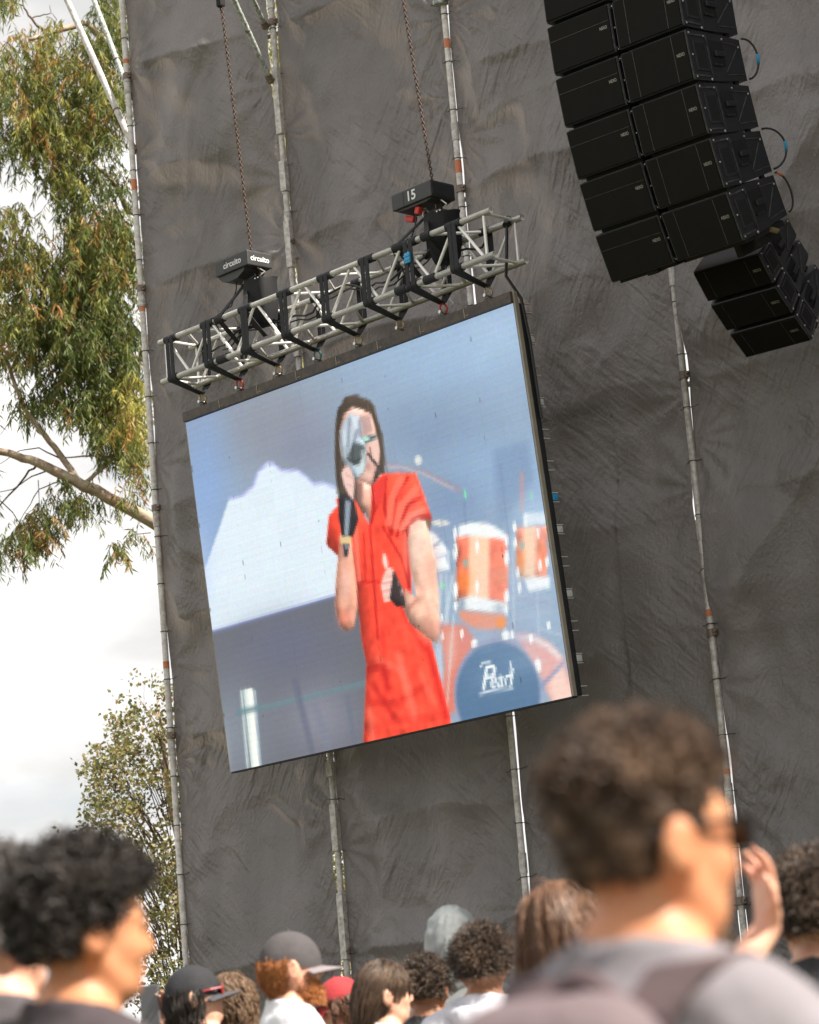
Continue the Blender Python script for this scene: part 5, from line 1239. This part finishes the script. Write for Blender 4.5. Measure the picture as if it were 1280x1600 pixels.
SKIN = {}
def skin(name, c): 
    if name not in SKIN: SKIN[name] = mat('skin_' + name, c, 0.5, noise=(14, (c[0] * .86, c[1] * .62, c[2] * .55), .8), sss=(.22, (1.0, .30, .15)))
    return SKIN[name]
CLOTH = {}
def cloth(name, c, c2=None):
    if name not in CLOTH: CLOTH[name] = mat('cloth_' + name, c, 0.85, noise=(6, c2 or tuple(k * .7 for k in c), .6), bump=(9, .6, .02))
    return CLOTH[name]
HAIR = {}
def hairm(name, c, c2):
    if name not in HAIR: HAIR[name] = mat('hair_' + name, c, 0.45, noise=(16, c2, .9))
    return HAIR[name]
OBJ_SLOT = []
def share(o, mt):
    if len(o.data.materials) == 0: o.data.materials.append(None)
    o.material_slots[0].link = 'OBJECT'; o.material_slots[0].material = mt
def person(px_top, Y, face, label, sk, shirt, hair=None, hy=0.0, hp=0.0, arms=None, akey='rest', sleeve=.55, inf=.016, trousers='navy', hairtop=.03, h=.010, hair_m=None, extras=None, group='people in the crowd', brows=True):
    """px_top: pixel of the top of the head; Y: distance; face: heading of the chest (0 = to the right, 90 deg = away)"""
    top = at_y(px_top[0], px_top[1], Y); gz = ground_z(Y); sc = (top[2] - gz) / (1.752 + hairtop)
    R = rotm(face); arms = arms or REST
    Rh = rotm(hy, hp); hc = NECK + Rh @ (np.array([-.004, 0, 1.75]) - NECK)            # where the crown of the head ends up
    base = np.array([top[0], top[1], gz]) - (R @ np.array([hc[0], hc[1], 0])) * sc
    t = thing('person', base, label, 'person', group, world=False); t.rotation_euler = (0, 0, face); t.scale = (sc, sc, sc)
    bo = link('body', body_mesh(hy, hp, arms, h, ('b', round(hy, 3), round(hp, 3), akey, h)), None, t); share(bo, sk)
    so_ = link('shirt', shirt_mesh(arms, sleeve, inf, ('s', akey, sleeve, inf)), None, t); share(so_, shirt)
    to = link('trousers', trousers_mesh(), None, t); share(to, cloth('trousers_' + trousers, {'navy': (.03, .04, .07), 'black': (.02, .02, .02), 'tan': (.2, .15, .1)}[trousers]))
    for e in (-1, 1):
        s_ = link('shoe', shoe_mesh(), None, t); share(s_, cloth('shoe', (.05, .05, .055))); s_.location = (0, e * .096, 0)
    def headpart(name, mb, mt, par=t):
        o_ = link(name, mb, mt, par); mm = Matrix.Translation(Vector(NECK)) @ Matrix(Rh.tolist()).to_4x4() @ Matrix.Translation(-Vector(NECK)); o_.matrix_local = mm; return o_
    for e in (-1, 1):
        if hair_m is not None and brows:
            mb = MB(); mb.smooth = True; mb.path([(.096, e * .014, 1.659), (.092, e * .032, 1.666), (.078, e * .054, 1.660)], [.0042, .0048, .0025], 6); headpart('eyebrow', mb, hair_m)
        mb = MB(); mb.smooth = True; mb.ell((.0845, e * .032, 1.637), (.0105, .0105, .0095)); headpart('eye', mb, mat_eye)
    if hair is not None: headpart('hair', hair, hair_m)
    if extras: extras(t, headpart, lambda p: base + R @ (np.array(p) * sc), sc)
    return t, base, R, sc
mat_eye = mat('eye', (.05, .035, .03), .2)

def sunglasses(headpart, mt):
    b = MB()
    for e in (-1, 1):
        b.bbox((.108, e * .034, 1.638), np.eye(3), (.008, .056, .040), .003); b.path([(.106, e * .064, 1.645), (.06, e * .080, 1.645), (-.02, e * .088, 1.640), (-.04, e * .086, 1.625)], .0045, 6)
    b.path([(.113, -.01, 1.645), (.113, .01, 1.645)], .004, 6); headpart('sunglasses', b, mt)
def cap(headpart, mt, brim_mt, back=False, low=-.02):
    b = MB(); b.smooth = True; n, m_ = 28, 10; vs = []; fs = []
    for i in range(m_ + 1):
        for j in range(n):
            ph = (pi / 2 + .18) * i / m_; a = 2 * pi * j / n; g_ = 1 + .02 * abs(sin(a * 3))
            vs.append(HC + np.array([sin(ph) * cos(a) * (HR[0] + .0155) * g_, sin(ph) * sin(a) * (HR[1] + .010) * g_, cos(ph) * (HR[2] + .016) - .008]))
    for i in range(m_):
        for j in range(n): fs.append((i * n + j, (i + 1) * n + j, (i + 1) * n + (j + 1) % n, i * n + (j + 1) % n))
    b.add(vs, fs); c = headpart('cap', b, mt)
    e = -1 if back else 1; vs = []; b = MB(); b.smooth = True
    for lv, dz in ((0, .003), (1, -.003)):
        for r, x in ((0, 0), (1, .5), (2, 1)):
            for j in range(9):
                a = (j - 4) / 4 * 1.15; rad = HR[0] + .006 + .085 * x * cos(a * .8)
                vs.append(HC + np.array([e * cos(a) * rad, sin(a) * (HR[1] + .012 + .02 * x), -.024 - .012 * x - .018 * (j - 4) ** 2 / 16 + dz]))
    fs = []
    for lv in (0, 1):
        for r in (0, 1):
            for j in range(8):
                q_ = [lv * 27 + r * 9 + j, lv * 27 + (r + 1) * 9 + j, lv * 27 + (r + 1) * 9 + j + 1, lv * 27 + r * 9 + j + 1]; fs.append(tuple(q_ if lv == 0 else q_[::-1]))
    for j in range(8): fs.append((18 + j, 27 + 18 + j, 27 + 18 + j + 1, 18 + j + 1))
    b.add(vs, fs); headpart('brim', b, brim_mt)
    b = MB(); b.ell(HC + np.array([0, 0, HR[2] + .009]), (.008, .008, .005), n=8, m=5); headpart('button', b, mt)

S_tan = skin('tan', (.58, .27, .135)); S_fair = skin('fair', (.72, .42, .30)); S_mid = skin('brown', (.42, .22, .125))
H_dark = hairm('black', (.018, .013, .011), (.05, .036, .028)); H_brown = hairm('brown', (.06, .035, .022), (.14, .085, .05)); H_darkbrown = hairm('dark_brown', (.035, .023, .017), (.15, .095, .06)); H_ginger = hairm('ginger', (.38, .13, .035), (.5, .2, .06)); H_chest = hairm('chestnut', (.12, .055, .028), (.2, .1, .05))
glass = mat('dark_lens', (.01, .01, .012), .15)

# ---- the large man at the right, close to the camera
hb_ = hair_curly(3400, .026, .0085, .016, -.62, .34, fade=.85, th=.0042, seed=3)
big = {}
def big_extra(t, hp_, Wd, sc):
    sunglasses(hp_, glass); big['W'] = Wd
person((985, 1090), 2.9, radians(52), 'man with short curly brown hair and sunglasses close to the camera at the right', S_tan, cloth('light_grey', (.22, .20, .215)), hb_, hy=radians(-24), hp=radians(2), hair_m=hairm('warm_brown', (.045, .024, .015), (.20, .115, .065)), h=.0075, extras=big_extra, hairtop=.045, sleeve=.6, inf=.02, akey='rest')
Wd = big['W']; 
# his backpack, with straps over the shoulders
bk = cloth('mauve_grey_backpack', (.15, .11, .118), (.10, .08, .085))
t = thing('backpack', Wd((-.2, 0, .95)), 'mauve grey backpack on the back of the man with sunglasses', 'backpack')
S = SDF((-.48, -.26, .9), (-.07, .26, 1.56), .011); S.cone((-.20, -.055, 1.385), (-.20, .055, 1.385), .078, .078, .06); S.cone((-.22, -.06, 1.08), (-.22, .06, 1.08), .10, .10, .08); S.cone((-.21, -.065, 1.22), (-.21, .065, 1.22), .09, .09, .08)
me = S.mesh('bag_body')
for v in me.vertices: v.co = Vector(Wd(v.co))
link('bag_body', me, bk, t)
S = SDF((-.5, -.2, .95), (-.2, .2, 1.28), .011); S.cone((-.30, -.06, 1.06), (-.30, .06, 1.06), .055, .055, .05); S.cone((-.29, -.06, 1.14), (-.29, .06, 1.14), .045, .045, .05); me = S.mesh('front_pocket')
for v in me.vertices: v.co = Vector(Wd(v.co))
link('front_pocket', me, cloth('backpack_pocket', (.19, .145, .15)), t)
for e in (-1, 1):
    b = MB(); b.path([Wd(p) for p in [(-.16, e * .06, 1.38), (-.145, e * .08, 1.43), (-.10, e * .10, 1.48), (-.03, e * .115, 1.49), (.05, e * .12, 1.46), (.11, e * .125, 1.40), (.14, e * .125, 1.28), (.12, e * .15, 1.15), (.0, e * .195, 1.07), (-.14, e * .16, 1.05)]], 1, flat=(Wd((0, 1, 0)) - Wd((0, 0, 0)), .062, .014)); link('shoulder_strap', b, cloth('backpack_strap', (.10, .068, .072)), t)
b = MB(); b.path([Wd((-.14, y, 1.43 + .05 * cos(y * 28))) for y in np.linspace(-.05, .05, 9)], .011, 6); link('carry_loop', b, cloth('backpack_strap', (.17, .125, .125)), t)
b = MB(); b.path([Wd((-.275 - .012 * cos(y * 12), y, 1.37 - 1.6 * y * y)) for y in np.linspace(-.09, .09, 11)], .006, 5); link('zip', b, cloth('zip', (.06, .05, .06)), t)

# ---- the man at the left in profile
def left_extra(t, hp_, Wd, sc): pass
person((128, 1292), 4.45, radians(38), 'man with a full head of black curls at the left, close to the camera', S_tan, cloth('dark_mauve', (.055, .042, .047)), hair_curly(2300, .042, .012, .020, -.52, .30, fade=.35, th=.0052, seed=4), hy=radians(-16), hp=radians(4), hair_m=H_dark, h=.0085, hairtop=.055, extras=left_extra)
person((-22, 1310), 4.75, radians(70), 'person with greying hair cut off by the left edge', S_fair, cloth('dark_grey', (.08, .07, .075)), hair_curly(1300, .035, .01, .014, -.5, .3, fade=.4, th=.005, seed=5), hy=radians(-20), hair_m=hairm('sunlit', (.10, .085, .08), (.22, .19, .18)), h=.0105, hairtop=.04)  # brown hair; its lit grey-mauve look is put into the hair colour

# ---- the row further ahead
PH = {'L': dict(el=(.05, .25, 1.17), wr=(.26, .17, 1.33), d=(.12, -.1, 1), pn=(.35, -1, .1), sd=(-.5, -.6, .1), curl=.75), 'R': REST['R']}
ph_w = {}
def phone_extra(t, hp_, Wd, sc):
    cap(hp_, cloth('black_cap', (.022, .022, .026)), cloth('dark_brim', (.06, .06, .066))); sunglasses(hp_, mat('red_frame', (.35, .02, .03), .3)); ph_w['W'] = Wd; ph_w['sc'] = sc
PH2 = {'L': dict(el=(.08, .30, 1.30), wr=(.22, .275, 1.525), d=(.05, -.02, 1), pn=(-1, -.2, .1), sd=(-.2, -1, .1), curl=.75), 'R': REST['R']}
person((292, 1502), 10.4, radians(70), 'person in a black cap and red glasses lifting a phone', S_fair, cloth('black_shirt', (.03, .03, .032)), hair_straight(500, .16, seed=6, high=.1), hy=radians(-62), hp=radians(-8), arms=PH2, akey='phone', hair_m=H_dark, extras=phone_extra, hairtop=.02, brows=False)
W_ = ph_w['W']; c = np.array((.195, .31, 1.625))
t = thing('phone', W_(c - np.array((0, 0, .07))), 'grey phone held up at the lower left', 'phone')
b = MB(); ax = [unit(W_((1, 0, .0)) - W_((0, 0, 0))), unit(W_((0, 1, 0)) - W_((0, 0, 0))), unit(W_((.0, 0, 1)) - W_((0, 0, 0)))]
b.bbox(W_(c), (ax[0], ax[1], ax[2]), (.010, .078, .155), .004); link('case', b, mat('phone_grey', (.12, .12, .13), .35), t)
b = MB(); b.bbox(W_(c + np.array((.0065, .022, .055))), (ax[0], ax[1], ax[2]), (.003, .022, .03), .001); link('camera_bump', b, glass, t)
person((358, 1514), 11.0, radians(60), 'person with tousled light brown hair beside the black cap', S_fair, cloth('charcoal', (.05, .05, .055)), hair_straight(700, .13, wave=.03, low=-.6, seed=7), hair_m=hairm('light_brown', (.16, .095, .055), (.28, .18, .11)), hy=radians(15))
def ginger_extra(t, hp_, Wd, sc):
    cap(hp_, cloth('dark_grey_cap', (.075, .066, .068)), cloth('mauve_brim', (.22, .185, .195)))
    rg = np.random.default_rng(9); n = 2200; a = rg.uniform(-1.95, 1.95, n); z = rg.uniform(1.508, 1.612, n)
    ok = ~((z > 1.58) & (np.abs(a) < .8)) & ~((np.abs(a) < .35) & (z > 1.565)); a, z = a[ok], z[ok]; n = len(a); r = .055 + .014 * np.cos(a)
    p = np.stack([.014 + np.cos(a) * (r + .010), np.sin(a) * r, z], -1); d = nrm(np.stack([np.cos(a), np.sin(a), -1.0 + 0 * a], -1) + rg.normal(0, .3, (n, 3))); ts = np.linspace(0, 1, 4)[None, :, None]
    pts = p[:, None] + d[:, None] * ts * rg.uniform(.014, .034, (n, 1, 1)) + rg.normal(0, .0015, (n, 4, 3)); u = nrm(np.cross(d, [0, 0, 1.0])); w_ = np.cross(d, u)
    mb = strands(pts, u, w_, .0028 * (1 - .6 * ts[..., 0]) * np.ones((n, 1)), np.zeros((0, 3)), np.zeros((0, 4), int))
    hp_('beard', mb, H_ginger)
person((449, 1448), 9.8, radians(18), 'man with a ginger beard in a dark cap and white shirt', S_fair, cloth('white', (.72, .72, .75), (.55, .55, .62)), hair_straight(1500, .050, low=-.85, front=.5, seed=10, high=.02, wave=.006, xmax=.0, th=.0026), hair_m=H_ginger, hy=radians(-6), extras=ginger_extra, brows=False, hairtop=.022, inf=.02, sleeve=.6)
def red_extra(t, hp_, Wd, sc):
    cap(hp_, cloth('red_cap', (.5, .045, .05)), cloth('red_cap', (.5, .045, .05))); sunglasses(hp_, glass)
person((522, 1520), 11.6, radians(40), 'person in a red cap and red top behind the ginger bearded man', S_fair, cloth('red_top', (.5, .06, .045)), hair_straight(400, .1, seed=11, high=.1), hair_m=H_chest, hy=radians(120), hp=radians(12), extras=red_extra, hairtop=.02, brows=False)
person((594, 1494), 10.3, radians(35), 'woman with brown hair tied in a ponytail', S_fair, cloth('pale_top', (.6, .57, .56)), hair_straight(1100, .30, tail=(-.13, 0, 1.40), wave=.012, th=.0036, seed=12), hair_m=H_brown, hy=radians(-20))
person((660, 1485), 11.2, radians(75), 'person with short dark curls between the ponytail and the grey hoodie', S_mid, cloth('charcoal', (.05, .05, .055)), hair_curly(1100, .035, .010, .014, seed=13), hair_m=H_darkbrown, hairtop=.045)
def hood_extra(t, hp_, Wd, sc):
    S = SDF((-.18, -.16, 1.44), (.13, .16, 1.82), .010); S.ell((-.012, 0, 1.655), (.122, .104, .130), k=.02); S.cone((-.05, 0, 1.50), (-.03, 0, 1.60), .095, .10, .04); S.ell((.115, 0, 1.61), (.085, .072, .11), k=.015, sub=True); G = np.stack(np.meshgrid(*S.ax, indexing='ij'), -1); S.v = S.v + .006 * np.sin(G[..., 2] * 60 + 9 * np.sin(G[..., 1] * 25)) * np.sin(G[..., 0] * 40 + G[..., 2] * 20); hp_('hood', S.mesh('hood'), cloth('faded_grey_hood', (.34, .36, .36), (.2, .23, .24)))
person((703, 1415), 11.5, radians(80), 'person with a faded grey hood up, behind the curly haired hoodie wearer', S_fair, cloth('faded_grey_hood', (.34, .36, .36)), None, extras=hood_extra, hairtop=.03, sleeve=1, inf=.025)
def hoodie_extra(t, hp_, Wd, sc):
    S = SDF((-.26, -.22, 1.30), (.12, .22, 1.56), .011)
    for k in range(9):
        a = -2.3 + k * 4.6 / 8; a2 = a + 4.6 / 8
        if k < 8: S.cone((-.03 - .10 * cos(a), .125 * sin(a), 1.455 - .02 * cos(a)), (-.03 - .10 * cos(a2), .125 * sin(a2), 1.455 - .02 * cos(a2)), .038, .038, .03)
    S.ell((-.15, 0, 1.38), (.05, .10, .09), k=.04); o_ = link('lowered_hood', S.mesh('lowered_hood'), cloth('pale_grey_hoodie', (.55, .55, .60), (.36, .36, .42)), t)
person((747, 1441), 10.6, radians(82), 'person with tight dark curls in a pale grey hoodie', S_mid, cloth('pale_grey_hoodie', (.55, .55, .60), (.36, .36, .42)), hair_curly(1900, .045, .010, .016, seed=14), hair_m=H_darkbrown, extras=hoodie_extra, hairtop=.05, sleeve=1, inf=.028)
person((868, 1368), 6.6, radians(85), 'person with chestnut brown hair just behind the man with sunglasses', S_fair, cloth('navy', (.03, .035, .06)), hair_straight(1200, .24, wave=.02, th=.004, seed=15), hair_m=H_chest)
person((1262, 1332), 7.2, radians(95), 'person with dark brown curls and a black top at the right edge', S_fair, cloth('black_top', (.03, .03, .033), (.10, .10, .11)), hair_curly(1900, .055, .013, .02, seed=16), hair_m=H_darkbrown, hairtop=.05)
# ---- the raised arm in front of the right pole
RA = {'L': REST['L'], 'R': dict(el=(.22, -.035, 1.46), wr=(.30, -.20, 1.645), d=(-.05, -.05, 1), pn=(-.6, 1, 0), sd=(-1, -.5, 0), curl=.5)}
person((1045, 1340), 5.0, radians(88), 'person in a pale shirt raising a bare arm beside the man with sunglasses', S_fair, cloth('pale_shirt', (.6, .6, .64)), hair_straight(700, .12, seed=17), hair_m=H_brown, arms=RA, akey='raise', h=.008, sleeve=.45)
for o in list(bpy.data.objects):
    if '_world' in o.keys(): del o['_world']
